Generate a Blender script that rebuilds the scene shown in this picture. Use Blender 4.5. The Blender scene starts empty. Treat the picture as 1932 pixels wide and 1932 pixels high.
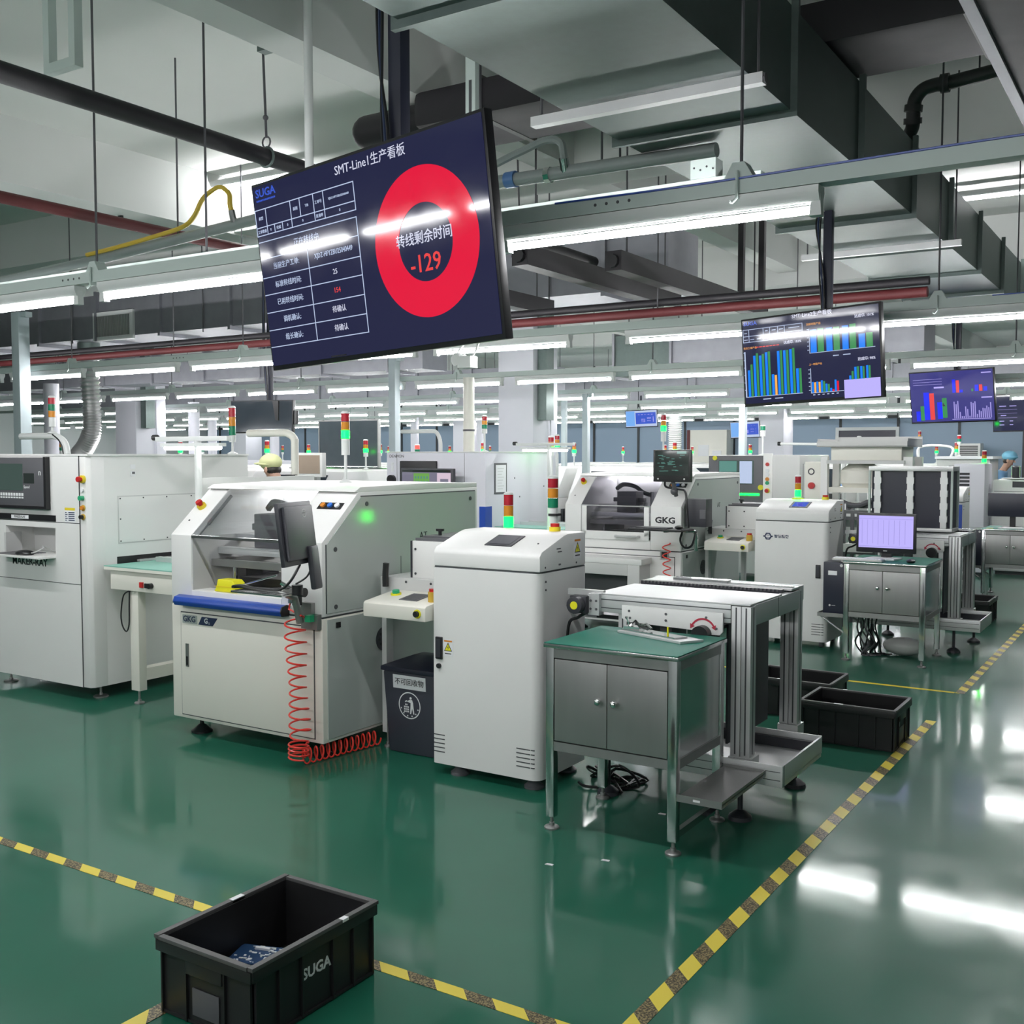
import bpy, bmesh, math, random
from mathutils import Vector, Matrix
random.seed(7)
PI = math.pi
SC = bpy.context.scene
COL = SC.collection

# ------------------------------------------------------------------ camera, world, exposure
cam_data = bpy.data.cameras.new('camera')
cam = bpy.data.objects.new('camera', cam_data)
COL.objects.link(cam)
cam.location = (0, 0, 1.65)
cam.rotation_euler = (math.radians(90 - 3.1), 0, math.radians(32.5))
cam_data.sensor_width = 36
cam_data.lens = 36 * 2011 / 1932
cam_data.clip_end = 200
cam_data.clip_start = 0.05
SC.camera = cam
world = bpy.data.worlds.new('world')
SC.world = world
world.use_nodes = True
world.node_tree.nodes['Background'].inputs[0].default_value = (0.7, 0.85, 0.8, 1)
world.node_tree.nodes['Background'].inputs[1].default_value = 0.15
SC.view_settings.view_transform = 'Standard'
SC.view_settings.look = 'None'
SC.view_settings.gamma = 1
SC.view_settings.use_curve_mapping = False
SC.view_settings.exposure = 0.82
TUBE_POWER = 62
SC.cycles.max_bounces = 7
SC.cycles.diffuse_bounces = 4
SC.cycles.glossy_bounces = 4
SC.cycles.transmission_bounces = 6
SC.cycles.transparent_max_bounces = 10
SC.cycles.sample_clamp_indirect = 4
SC.cycles.caustics_reflective = False
SC.cycles.caustics_refractive = False

# ------------------------------------------------------------------ materials
MATS = {}
def lin(c):
    return tuple(((v / 12.92) if v <= 0.04045 else ((v + 0.055) / 1.055) ** 2.4) for v in c)
def rgb(r, g, b):
    return lin((r / 255, g / 255, b / 255))
def mat(name, col, rough=0.45, metal=0.0, noise=0.06, scale=9.0, bump=0.0, spec=0.5, coat=0.0, emit=None, power=0.0, stretch=None):
    if name in MATS: return MATS[name]
    m = bpy.data.materials.new(name); m.use_nodes = True
    nt = m.node_tree; N = nt.nodes; L = nt.links
    p = N['Principled BSDF']
    p.inputs['Roughness'].default_value = rough
    p.inputs['Metallic'].default_value = metal
    p.inputs['Specular IOR Level'].default_value = spec
    p.inputs['Coat Weight'].default_value = coat
    p.inputs['Coat Roughness'].default_value = 0.05
    tc = N.new('ShaderNodeTexCoord')
    no = N.new('ShaderNodeTexNoise'); no.inputs['Scale'].default_value = scale; no.inputs['Detail'].default_value = 3
    if stretch:
        mp = N.new('ShaderNodeMapping'); mp.inputs['Scale'].default_value = stretch
        L.new(tc.outputs['Object'], mp.inputs['Vector']); L.new(mp.outputs['Vector'], no.inputs['Vector'])
    else:
        L.new(tc.outputs['Object'], no.inputs['Vector'])
    mx = N.new('ShaderNodeMix'); mx.data_type = 'RGBA'
    mx.inputs['A'].default_value = tuple(v * (1 - noise) for v in col) + (1,)
    mx.inputs['B'].default_value = tuple(min(1, v * (1 + noise)) for v in col) + (1,)
    L.new(no.outputs['Fac'], mx.inputs['Factor']); L.new(mx.outputs['Result'], p.inputs['Base Color'])
    mr = N.new('ShaderNodeMapRange'); mr.inputs['To Min'].default_value = max(0, rough - 0.05); mr.inputs['To Max'].default_value = min(1, rough + 0.05)
    L.new(no.outputs['Fac'], mr.inputs['Value']); L.new(mr.outputs['Result'], p.inputs['Roughness'])
    if bump:
        b = N.new('ShaderNodeBump'); b.inputs['Strength'].default_value = bump; b.inputs['Distance'].default_value = 0.01
        L.new(no.outputs['Fac'], b.inputs['Height']); L.new(b.outputs['Normal'], p.inputs['Normal'])
    if emit:
        p.inputs['Emission Color'].default_value = tuple(emit) + (1,)
        p.inputs['Emission Strength'].default_value = power
    MATS[name] = m
    return m
def pane_mat(name, tint, gloss):
    m = bpy.data.materials.new(name); m.use_nodes = True
    nt = m.node_tree; N = nt.nodes; L = nt.links
    N.remove(N['Principled BSDF'])
    t = N.new('ShaderNodeBsdfTransparent'); t.inputs[0].default_value = tuple(tint) + (1,)
    g = N.new('ShaderNodeBsdfGlossy'); g.inputs['Roughness'].default_value = 0.04
    fr = N.new('ShaderNodeLayerWeight'); fr.inputs[0].default_value = 0.5
    pw = N.new('ShaderNodeMath'); pw.operation = 'POWER'; pw.inputs[1].default_value = 4.0; L.new(fr.outputs['Facing'], pw.inputs[0])
    ad = N.new('ShaderNodeMath'); ad.operation = 'ADD'; ad.inputs[1].default_value = gloss; ad.use_clamp = True
    mx = N.new('ShaderNodeMixShader')
    L.new(pw.outputs[0], ad.inputs[0]); L.new(ad.outputs[0], mx.inputs[0])
    L.new(t.outputs[0], mx.inputs[1]); L.new(g.outputs[0], mx.inputs[2]); L.new(mx.outputs[0], N['Material Output'].inputs[0])
    MATS[name] = m
    return m
def floor_mat():
    m = mat('floor_epoxy', (0.013, 0.122, 0.075), 0.12, noise=0.22, scale=1.3)
    N = m.node_tree.nodes; L = m.node_tree.links
    p = N['Principled BSDF']
    tc = N.new('ShaderNodeTexCoord')
    n2 = N.new('ShaderNodeTexNoise'); n2.inputs['Scale'].default_value = 5.0; n2.inputs['Detail'].default_value = 5
    L.new(tc.outputs['Object'], n2.inputs['Vector'])
    mr = N.new('ShaderNodeMapRange'); mr.inputs['From Min'].default_value = 0.35; mr.inputs['From Max'].default_value = 0.7
    mr.inputs['To Min'].default_value = 0.06; mr.inputs['To Max'].default_value = 0.13
    L.new(n2.outputs['Fac'], mr.inputs['Value']); L.new(mr.outputs['Result'], p.inputs['Roughness'])
    p.inputs['Specular IOR Level'].default_value = 0.0
    g = N.new('ShaderNodeBsdfAnisotropic'); g.distribution = 'GGX'; g.inputs['Color'].default_value = (.97, 1, .98, 1)
    L.new(mr.outputs['Result'], g.inputs['Roughness'])
    g2 = N.new('ShaderNodeBsdfAnisotropic'); g2.distribution = 'GGX'; g2.inputs['Roughness'].default_value = 0.30; g2.inputs['Color'].default_value = (.97, 1, .98, 1)
    mg = N.new('ShaderNodeMixShader'); mg.inputs[0].default_value = 0.30; L.new(g.outputs[0], mg.inputs[1]); L.new(g2.outputs[0], mg.inputs[2])
    fr = N.new('ShaderNodeFresnel'); fr.inputs[0].default_value = 1.56
    mx = N.new('ShaderNodeMixShader'); L.new(fr.outputs[0], mx.inputs[0]); L.new(p.outputs[0], mx.inputs[1]); L.new(mg.outputs[0], mx.inputs[2])
    L.new(mx.outputs[0], N['Material Output'].inputs[0])
    return m
def hazard_mat():
    m = bpy.data.materials.new('hazard_tape'); m.use_nodes = True
    nt = m.node_tree; N = nt.nodes; L = nt.links; p = N['Principled BSDF']
    tc = N.new('ShaderNodeTexCoord'); sp = N.new('ShaderNodeSeparateXYZ'); L.new(tc.outputs['Object'], sp.inputs[0])
    a = N.new('ShaderNodeMath'); a.operation = 'ADD'; L.new(sp.outputs[0], a.inputs[0]); L.new(sp.outputs[1], a.inputs[1])
    d = N.new('ShaderNodeMath'); d.operation = 'DIVIDE'; L.new(a.outputs[0], d.inputs[0]); d.inputs[1].default_value = 0.22
    f = N.new('ShaderNodeMath'); f.operation = 'FRACT'; L.new(d.outputs[0], f.inputs[0])
    g = N.new('ShaderNodeMath'); g.operation = 'GREATER_THAN'; L.new(f.outputs[0], g.inputs[0]); g.inputs[1].default_value = 0.52
    no = N.new('ShaderNodeTexNoise'); no.inputs['Scale'].default_value = 160; no.inputs['Detail'].default_value = 2; L.new(tc.outputs['Object'], no.inputs['Vector'])
    w = N.new('ShaderNodeMapRange'); w.inputs['From Min'].default_value = 0.48; w.inputs['From Max'].default_value = 0.56; L.new(no.outputs['Fac'], w.inputs['Value'])
    dk = N.new('ShaderNodeMix'); dk.data_type = 'RGBA'; dk.inputs['A'].default_value = rgb(58, 50, 30) + (1,); dk.inputs['B'].default_value = rgb(150, 135, 95) + (1,)
    L.new(w.outputs['Result'], dk.inputs['Factor'])
    mx = N.new('ShaderNodeMix'); mx.data_type = 'RGBA'; mx.inputs['A'].default_value = rgb(232, 212, 80) + (1,)
    L.new(dk.outputs['Result'], mx.inputs['B']); L.new(g.outputs[0], mx.inputs['Factor']); L.new(mx.outputs['Result'], p.inputs['Base Color'])
    p.inputs['Roughness'].default_value = 0.4
    MATS['hazard_tape'] = m
    return m
FLOOR = floor_mat(); HAZ = hazard_mat()
WHITE = mat('white_enamel', (0.80, 0.80, 0.785), 0.34, noise=0.025, scale=3)
CREAM = mat('cream_enamel', (0.79, 0.775, 0.70), 0.36, noise=0.02, scale=3)
GREYW = mat('pale_grey_enamel', (0.58, 0.585, 0.575), 0.30, noise=0.03, scale=3)
SAGE = mat('sage_grey_panel', (0.46, 0.50, 0.475), 0.15, noise=0.03, scale=3, spec=0.7)
SEAM = mat('dark_seam', (0.06, 0.065, 0.07), 0.6)
BLACK = mat('black_plastic', (0.013, 0.013, 0.015), 0.35)
CHAR = mat('charcoal_plastic', (0.035, 0.036, 0.045), 0.4)
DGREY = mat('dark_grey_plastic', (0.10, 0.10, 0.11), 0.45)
BLUEBLK = mat('blue_black_plastic', (0.02, 0.022, 0.04), 0.35)
RUBBER = mat('black_rubber', (0.012, 0.012, 0.012), 0.7)
CHROME = mat('chrome', (0.78, 0.78, 0.78), 0.12, 1.0, noise=0.03)
STEEL = mat('brushed_steel', (0.35, 0.35, 0.345), 0.44, 0.9, noise=0.10, scale=14, stretch=(1, 1, 0.15))
STEELP = mat('polished_steel', (0.62, 0.63, 0.63), 0.16, 1.0, noise=0.08, scale=6)
ALU = mat('anodised_aluminium', (0.66, 0.67, 0.67), 0.42, 0.6, noise=0.05, scale=8)
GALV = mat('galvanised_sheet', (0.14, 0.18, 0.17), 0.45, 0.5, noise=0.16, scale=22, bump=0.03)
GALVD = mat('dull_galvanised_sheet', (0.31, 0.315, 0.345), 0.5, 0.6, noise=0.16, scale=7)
TRUNK = mat('pale_green_grey_channel', (0.52, 0.60, 0.57), 0.4, noise=0.05, scale=5)
FIXW = mat('white_light_housing', (0.72, 0.74, 0.73), 0.4, noise=0.02)
GREENMAT = mat('green_rubber_mat', (0.010, 0.17, 0.12), 0.5, noise=0.14, scale=6)
GREENBELT = mat('mint_green_board', (0.22, 0.50, 0.41), 0.4, noise=0.05)
BLUE = mat('blue_paint', (0.022, 0.075, 0.40), 0.3, noise=0.08)
BLUEL = mat('mid_blue_panel', (0.10, 0.22, 0.48), 0.35, noise=0.08)
NAVY = mat('navy_print', (0.02, 0.035, 0.09), 0.45)
RED = mat('red_plastic', (0.52, 0.02, 0.02), 0.3)
REDHOSE = mat('red_hose', (0.85, 0.055, 0.04), 0.32)
REDPIPE = mat('dark_red_pipe', (0.10, 0.014, 0.016), 0.6)
YEL = mat('yellow_plastic', (0.78, 0.62, 0.03), 0.4)
YELB = mat('bright_yellow_plastic', (0.80, 0.75, 0.02), 0.4)
GOLD = mat('ochre_ring', (0.55, 0.36, 0.05), 0.35)
GREENB = mat('green_button', (0.02, 0.35, 0.16), 0.3)
ORANGE = mat('orange_plastic', (0.70, 0.25, 0.03), 0.35)
PAPER = mat('white_paper', (0.82, 0.83, 0.85), 0.6, noise=0.01)
PRINT = mat('white_print', (0.80, 0.82, 0.82), 0.5, noise=0.01)
PRINTK = mat('black_print', (0.02, 0.02, 0.025), 0.5)
PRINTR = mat('red_print', (0.45, 0.03, 0.06), 0.5)
CRATE = mat('black_crate_plastic', (0.014, 0.014, 0.015), 0.42, noise=0.2, scale=30)
CRATER = mat('worn_crate_rim', (0.085, 0.085, 0.085), 0.5, noise=0.2, scale=30)
PCB = mat('navy_circuit_board', (0.02, 0.06, 0.15), 0.3)
BIN = mat('slate_bin_plastic', (0.040, 0.043, 0.060), 0.45)
BLKPIPE = mat('black_pipe_paint', (0.018, 0.016, 0.020), 0.55)
PIPEG = mat('grey_pipe_paint', (0.30, 0.34, 0.33), 0.4)
DPIPE = mat('dark_grey_pipe', (0.075, 0.075, 0.075), 0.4)
YHOSE = mat('yellow_hose', (0.72, 0.50, 0.06), 0.4)
CEIL = mat('ceiling_paint', (0.70, 0.715, 0.69), 0.8, noise=0.05, scale=1.2)
BEAM = mat('beam_paint', (0.66, 0.68, 0.66), 0.8, noise=0.05, scale=1.2)
COLUMN = mat('column_paint', (0.71, 0.71, 0.77), 0.6, noise=0.03, scale=1.5)
POST = mat('pale_blue_post_paint', (0.55, 0.63, 0.66), 0.45, noise=0.03)
WALLB = mat('blue_grey_wall_panel', (0.30, 0.40, 0.52), 0.5, noise=0.06, scale=0.7)
WALLW = mat('white_wall_paint', (0.70, 0.72, 0.72), 0.7, noise=0.03, scale=0.7)
MULL = mat('dark_mullion', (0.03, 0.035, 0.04), 0.5)
DUCTFLEX = mat('flexible_foil', (0.60, 0.60, 0.60), 0.35, 0.8, noise=0.05, scale=8)
DARKGLASS = mat('dark_glass', (0.03, 0.04, 0.05), 0.08, noise=0.1, spec=0.6)
SMOKE = mat('slate_glass_panel', (0.10, 0.125, 0.14), 0.10, noise=0.1, spec=0.6)
SKIN = mat('skin', (0.50, 0.30, 0.22), 0.5)
HAIR = mat('dark_hair', (0.02, 0.015, 0.012), 0.5)
CAPY = mat('pale_yellow_green_cap', (0.66, 0.68, 0.36), 0.75)
CAPB = mat('light_blue_cap', (0.20, 0.48, 0.66), 0.75)
COATB = mat('blue_work_coat', (0.22, 0.42, 0.70), 0.75)
COATW = mat('white_work_coat', (0.72, 0.74, 0.76), 0.75)
TROUS = mat('dark_trousers', (0.03, 0.035, 0.05), 0.8)
BEIGE = mat('beige_screen_cover', (0.36, 0.28, 0.22), 0.5)
TUBE = mat('lit_tube', (0.9, 0.9, 0.9), 0.4, emit=(0.99, 0.985, 1.0), power=TUBE_POWER)
TASK = mat('lit_task_tube', (0.9, 0.9, 0.9), 0.4, emit=(0.99, 0.99, 1.0), power=14)
LRED = mat('red_lens', (0.42, 0.015, 0.03), 0.25)
LREDON = mat('red_lens_lit', (0.6, 0.02, 0.02), 0.25, emit=(1, 0.05, 0.04), power=1.6)
LAMB = mat('amber_lens', (0.62, 0.24, 0.02), 0.25)
LGRN = mat('green_lens', (0.008, 0.20, 0.10), 0.25)
LGRNON = mat('green_lens_lit', (0.02, 0.5, 0.2), 0.25, emit=(0.0, 1.0, 0.010), power=12)
LBLUE = mat('blue_button', (0.03, 0.16, 0.60), 0.3)
HOODGLASS = pane_mat('clear_hood_sheet', (0.94, 0.95, 0.96), 0.09)
SMOKEGLASS = pane_mat('smoked_window', (0.72, 0.71, 0.75), 0.04)
def glow(name, col, power, base=(0.004, 0.004, 0.006), rough=0.07):
    return mat(name, base, rough, emit=col, power=power / 2 ** SC.view_settings.exposure, noise=0.0)
SCR = glow('navy_screen', rgb(34, 36, 66), 1.0)
SCR3 = glow('violet_screen', rgb(62, 60, 130), 1.0)
SW = glow('screen_white', rgb(225, 228, 250), 0.85)
SRED = glow('screen_red', rgb(228, 22, 60), 1.0)
SREDT = glow('screen_red_text', rgb(235, 70, 70), 1.0)
SORG = glow('screen_orange', rgb(255, 180, 90), 1.0)
SBLU = glow('screen_blue', rgb(20, 130, 250), 1.0)
SBLU2 = glow('screen_deep_blue', rgb(36, 50, 255), 1.0)
SGRN = glow('screen_green', rgb(62, 145, 85), 1.0)
SLOGO = glow('screen_logo_blue', rgb(60, 90, 200), 1.0)
SLAV = glow('screen_lavender', rgb(190, 180, 252), 1.0)
SLAV2 = glow('screen_pale_violet', rgb(165, 155, 225), 1.0)
SCYAN = glow('screen_cyan_blue', rgb(120, 175, 240), 1.0)
SPALE = glow('screen_pale', rgb(195, 210, 240), 0.9)
SGRY = glow('screen_grey', rgb(120, 118, 135), 1.0)
SPINK = glow('screen_pink', rgb(215, 195, 210), 1.0)
SLEAF = glow('screen_leaf_green', rgb(110, 165, 80), 1.0)
SDARK = glow('screen_dark_green', rgb(38, 46, 42), 1.0)
SMINT = glow('screen_mint', rgb(90, 140, 130), 1.0)
STEAL = glow('screen_teal', rgb(66, 84, 78), 0.9)

# ------------------------------------------------------------------ mesh helpers
WOFF = {}
class MB:
    def __init__(s): s.v = []; s.f = []
    def _add(s, vs, fs):
        n = len(s.v); s.v += [tuple(v) for v in vs]; s.f += [tuple(i + n for i in f) for f in fs]; return s
    def box(s, x0, x1, y0, y1, z0, z1):
        return s._add([(x0,y0,z0),(x1,y0,z0),(x1,y1,z0),(x0,y1,z0),(x0,y0,z1),(x1,y0,z1),(x1,y1,z1),(x0,y1,z1)],
                      [(0,3,2,1),(4,5,6,7),(0,1,5,4),(1,2,6,5),(2,3,7,6),(3,0,4,7)])
    def prism(s, pts, ax, a, b):
        n = len(pts)
        def P(p, t):
            return (t, p[0], p[1]) if ax == 'x' else ((p[0], t, p[1]) if ax == 'y' else (p[0], p[1], t))
        vs = [P(p, a) for p in pts] + [P(p, b) for p in pts]
        fs = [tuple(range(n)), tuple(range(2*n-1, n-1, -1))] + [(i, i+n, (i+1) % n + n, (i+1) % n) for i in range(n)]
        return s._add(vs, fs)
    def cyl(s, p, q, r, n=12, r2=None):
        p = Vector(p); q = Vector(q); r2 = r if r2 is None else r2
        d = (q - p).normalized(); a = d.orthogonal().normalized(); b = d.cross(a)
        vs = [p + (a*math.cos(2*PI*i/n) + b*math.sin(2*PI*i/n))*r for i in range(n)] + [q + (a*math.cos(2*PI*i/n) + b*math.sin(2*PI*i/n))*r2 for i in range(n)]
        return s._add(vs, [tuple(range(n-1, -1, -1)), tuple(range(n, 2*n))] + [(i, (i+1) % n, (i+1) % n + n, i+n) for i in range(n)])
    def tube(s, path, r, n=6, closed=False):
        P = [Vector(p) for p in path]; m = len(P); vs = []; prev = None
        rr = r if isinstance(r, (list, tuple)) else [r]*m
        for i, p in enumerate(P):
            t = (P[(i+1) % m] - P[i-1]) if closed else (P[min(i+1, m-1)] - P[max(i-1, 0)])
            t = t.normalized() if t.length > 1e-9 else Vector((0, 0, 1))
            a = t.orthogonal().normalized() if prev is None else (prev - t*prev.dot(t))
            a = a.normalized() if a.length > 1e-6 else t.orthogonal().normalized()
            prev = a; b = t.cross(a)
            vs += [p + (a*math.cos(2*PI*k/n) + b*math.sin(2*PI*k/n))*rr[i] for k in range(n)]
        fs = []
        for i in range(m if closed else m-1):
            j = (i+1) % m
            for k in range(n): fs.append((i*n+k, i*n+(k+1) % n, j*n+(k+1) % n, j*n+k))
        if not closed: fs += [tuple(range(n-1, -1, -1)), tuple(range((m-1)*n, m*n))]
        return s._add(vs, fs)
    def lathe(s, c, prof, n=16):
        c = Vector(c); vs = []; m = len(prof)
        for r, z in prof: vs += [c + Vector((r*math.cos(2*PI*k/n), r*math.sin(2*PI*k/n), z)) for k in range(n)]
        fs = [(i*n+k, i*n+(k+1) % n, (i+1)*n+(k+1) % n, (i+1)*n+k) for i in range(m-1) for k in range(n)]
        fs += [tuple(range(n-1, -1, -1)), tuple(range((m-1)*n, m*n))]
        return s._add(vs, fs)
    def ball(s, c, rx, ry=None, rz=None, n=10, m=7):
        ry = ry or rx; rz = rz or rx
        vs = [(c[0], c[1], c[2]-rz)]; fs = []
        for i in range(1, m):
            a = -PI/2 + PI*i/m
            vs += [(c[0]+rx*math.cos(a)*math.cos(2*PI*k/n), c[1]+ry*math.cos(a)*math.sin(2*PI*k/n), c[2]+rz*math.sin(a)) for k in range(n)]
        vs.append((c[0], c[1], c[2]+rz)); t = len(vs)-1
        for k in range(n):
            fs.append((0, 1+(k+1) % n, 1+k)); fs.append((t, 1+(m-2)*n+k, 1+(m-2)*n+(k+1) % n))
            for i in range(m-2): fs.append((1+i*n+k, 1+i*n+(k+1) % n, 1+(i+1)*n+(k+1) % n, 1+(i+1)*n+k))
        return s._add(vs, fs)
    def ringy(s, c, r0, r1, y0, y1, n=48):     # flat ring in the xz plane
        vs = []
        for r, y in ((r0,y0),(r1,y0),(r1,y1),(r0,y1)):
            vs += [(c[0]+r*math.cos(2*PI*k/n), y, c[1]+r*math.sin(2*PI*k/n)) for k in range(n)]
        return s._add(vs, [(j*n+k, j*n+(k+1) % n, ((j+1) % 4)*n+(k+1) % n, ((j+1) % 4)*n+k) for j in range(4) for k in range(n)])
    def build(s, name, m, parent=None, bevel=0.0, smooth=True, kind=None, weld=False):
        off = WOFF.get(parent.name, Vector((0,0,0))) if parent is not None else Vector((0,0,0))
        me = bpy.data.meshes.new(name)
        me.from_pydata([tuple(Vector(v) - off) for v in s.v], [], s.f)
        bm = bmesh.new(); bm.from_mesh(me)
        if weld: bmesh.ops.remove_doubles(bm, verts=bm.verts, dist=1e-5)
        bmesh.ops.recalc_face_normals(bm, faces=bm.faces)
        if bevel:
            es = [e for e in bm.edges if len(e.link_faces) == 2 and e.calc_face_angle(0) > 0.6]
            bmesh.ops.bevel(bm, geom=es, offset=bevel, segments=2, profile=0.6, affect='EDGES', clamp_overlap=True)
        bm.to_mesh(me); bm.free()
        if smooth:
            for p in me.polygons: p.use_smooth = True
            me.set_sharp_from_angle(angle=0.6)
        me.materials.append(m)
        o = bpy.data.objects.new(name, me); COL.objects.link(o)
        if parent is not None: o.parent = parent
        WOFF[o.name] = off
        if kind: o['kind'] = kind
        return o
ONE = set('bolt_holes screws print print_lines sticker_print side_marks beam_groove tray_groove post_groove vents fence louvres louvre notices door_gap panel_groove front_seam seam_upright seam door_seam key_print vent_slots chain_links opening bezel_edge side_sticker rim_tape barcode_sticker panel_edge clip yellow_note buttons rods chamber cabinet_interior'.split())
def B(name, m, parent, *boxes, bevel=0.0):
    left = list(boxes); first = None
    while left:                                  # pieces that do not touch become parts of their own
        grp = [left.pop(0)]; i = 0
        while i < len(grp):
            g = grp[i]
            for q in list(left):
                if name in ONE or all(g[2*k] <= q[2*k+1] + .001 and q[2*k] <= g[2*k+1] + .001 for k in range(3)):
                    grp.append(q); left.remove(q)
            i += 1
        b = MB()
        for n, q in enumerate(grp):              # a hair of difference keeps shared faces from coinciding
            e = .00012*n; b.box(q[0]-e, q[1]+e, q[2]-e, q[3]+e, q[4]-e, q[5]+e)
        o = b.build(name, m, parent, bevel)
        first = first or o
    return first
def CY(name, m, parent, *cyls, n=12):
    if name in ONE:
        b = MB()
        for c in cyls: b.cyl(c[0], c[1], c[2], n, c[3] if len(c) > 3 else None)
        return b.build(name, m, parent)
    return [MB().cyl(c[0], c[1], c[2], n, c[3] if len(c) > 3 else None).build(name, m, parent) for c in cyls][0]
def spline(P, k=6):
    P = [Vector(p) for p in P]; out = []
    for i in range(len(P)-1):
        a = P[max(i-1, 0)]; b = P[i]; c = P[i+1]; d = P[min(i+2, len(P)-1)]
        for j in range(k):
            t = j/k; out.append(.5*((2*b) + (c-a)*t + (2*a-5*b+4*c-d)*t*t + (3*b-a-3*c+d)*t**3))
    return out + [P[-1]]
def TB(name, m, parent, path, r, n=6):
    return MB().tube(spline(path, 5) if len(path) > 2 else path, r, n).build(name, m, parent)
def tag(o, label, cat, group=None, kind=None):
    o['label'] = label; o['category'] = cat
    if group: o['group'] = group
    if kind: o['kind'] = kind
    return o
def thing(name, label, cat, loc=(0,0,0), group=None, local=False, rot=(0,0,0)):
    o = bpy.data.objects.new(name, None); COL.objects.link(o)
    o.location = loc; o.rotation_euler = rot; o.empty_display_size = 0.1
    WOFF[o.name] = Vector((0,0,0)) if local else Vector(loc)
    return tag(o, label, cat, group)
def struct(o): o['kind'] = 'structure'; return o
def dup(root, delta=None, loc=None, label=None, group=None, rotz=None, skip=()):
    def cp(o, par):
        c = o.copy(); COL.objects.link(c); WOFF[c.name] = WOFF.get(o.name, Vector((0,0,0)))
        c.parent = par
        for k in o.children:
            if k.name.split('.')[0] not in skip: cp(k, c)
        return c
    r = cp(root, None)
    if delta: r.location = Vector(root.location) + Vector(delta)
    if loc: r.location = loc
    if rotz is not None: r.rotation_euler = (0, 0, rotz)
    if label: r['label'] = label
    if group: r['group'] = group
    elif 'group' in r: del r['group']
    return r
FRONT = (PI/2, 0, 0); SIDE = (PI/2, 0, PI/2); UP = (0, 0, 0); LEFTF = (PI/2, 0, -PI/2)
def T(name, txt, m, parent, loc, size, rot=FRONT, align='LEFT', depth=0.0006, sx=1.0, bold=0.0, lean=0.0):
    cu = bpy.data.curves.new(name, 'FONT'); cu.body = txt; cu.size = size; cu.align_x = align; cu.align_y = 'CENTER'
    cu.extrude = depth; cu.offset = bold; cu.resolution_u = 2; cu.shear = lean
    to = bpy.data.objects.new('tmp', cu); COL.objects.link(to)
    dg = bpy.context.evaluated_depsgraph_get()
    me = bpy.data.meshes.new_from_object(to.evaluated_get(dg))
    bpy.data.objects.remove(to); bpy.data.curves.remove(cu)
    me.materials.clear(); me.materials.append(m)
    off = WOFF.get(parent.name, Vector((0,0,0)))
    M = Matrix.Translation(Vector(loc) - off) @ Matrix.Rotation(rot[2], 4, 'Z') @ Matrix.Rotation(rot[1], 4, 'Y') @ Matrix.Rotation(rot[0], 4, 'X') @ Matrix.Diagonal((sx, 1, 1, 1))
    me.transform(M)
    o = bpy.data.objects.new(name, me); COL.objects.link(o); o.parent = parent; WOFF[o.name] = off
    return o
# ------------------------------------------------------------------ the hall
XL, XR, YF, YB, H = -31.0, 6.0, -7.0, 27.5, 4.2
struct(B('floor', FLOOR, None, (XL-.2, XR+.2, YF-.2, YB+.2, -.2, 0)))
struct(B('ceiling', CEIL, None, (XL-.2, XR+.2, YF-.2, YB+.2, H, H+.2)))
w = struct(B('wall_back', WALLB, None, (XL-.2, XR+.2, YB, YB+.2, 0, H)))
b = MB()
x = XL + .7
while x < XR: b.box(x-.03, x+.03, YB-.03, YB, 0, H); x += 1.42
b.box(XL, XR, YB-.035, YB, 2.55, 2.62)
b.build('mullion', MULL, w)
B('upper_panel', WALLW, w, (XL, XR, YB-.015, YB, 2.62, H))
struct(B('wall_left', WALLW, None, (XL-.2, XL, YF, YB, 0, H)))
struct(B('wall_right', WALLW, None, (XR, XR+.2, YF, YB, 0, H)))
struct(B('wall_front', WALLW, None, (XL-.2, XR+.2, YF-.2, YF, 0, H)))
def column(n, x, y, riser=True):
    c = struct(B('column_%d' % n, COLUMN, None, (x, x+.57, y, y+.66, 0, H), bevel=.01))
    if riser:
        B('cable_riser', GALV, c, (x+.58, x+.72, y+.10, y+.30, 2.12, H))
        CY('conduit', COLUMN, c, ((x+.60, y+.42, 0), (x+.60, y+.42, H), .013), n=8)
column(1, -8.19, 12.5); column(2, -16.5, 12.5); column(3, -8.15, 23.0, False); column(4, -16.5, 23.0, False)
column(5, -24.8, 12.5, False); column(6, -24.8, 23.0, False)
bx = lambda n, *q: struct(B(n, BEAM, None, q))
bx('beam_1', -4.22, -3.97, YF, YB, 3.80, H)
bx('beam_2', -8.2, -7.6, YF, YB, 3.70, H)
bx('beam_3', -16.5, -15.9, YF, YB, 3.70, H)
bx('beam_4', XL, -2.5, 7.1, 7.4, 3.72, H)
bx('beam_5', XL, XR, 12.5, 13.1, 3.66, H)
bx('beam_6', XL, XR, 18.0, 18.3, 3.72, H)
bx('beam_7', .15, .7, YF, YB, 3.62, H)
# conduits along the foot of the first beam
t = thing('surface_conduit', 'pair of thin grey conduits running along the foot of the deep ceiling beam', 'conduit', (-4.27, 0, 3.8))
CY('pipe', PIPEG, t, ((-4.255, 1, 3.83), (-4.255, 16, 3.83), .012), n=8)
CY('pipe', PIPEG, t, ((-4.28, 1, 3.87), (-4.28, 16, 3.87), .012), n=8)
B('clip', GALV, t, (-4.30, -4.223, 2.2, 2.26, 3.81, 3.89), (-4.30, -4.223, 4.2, 4.26, 3.81, 3.89))

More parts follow.
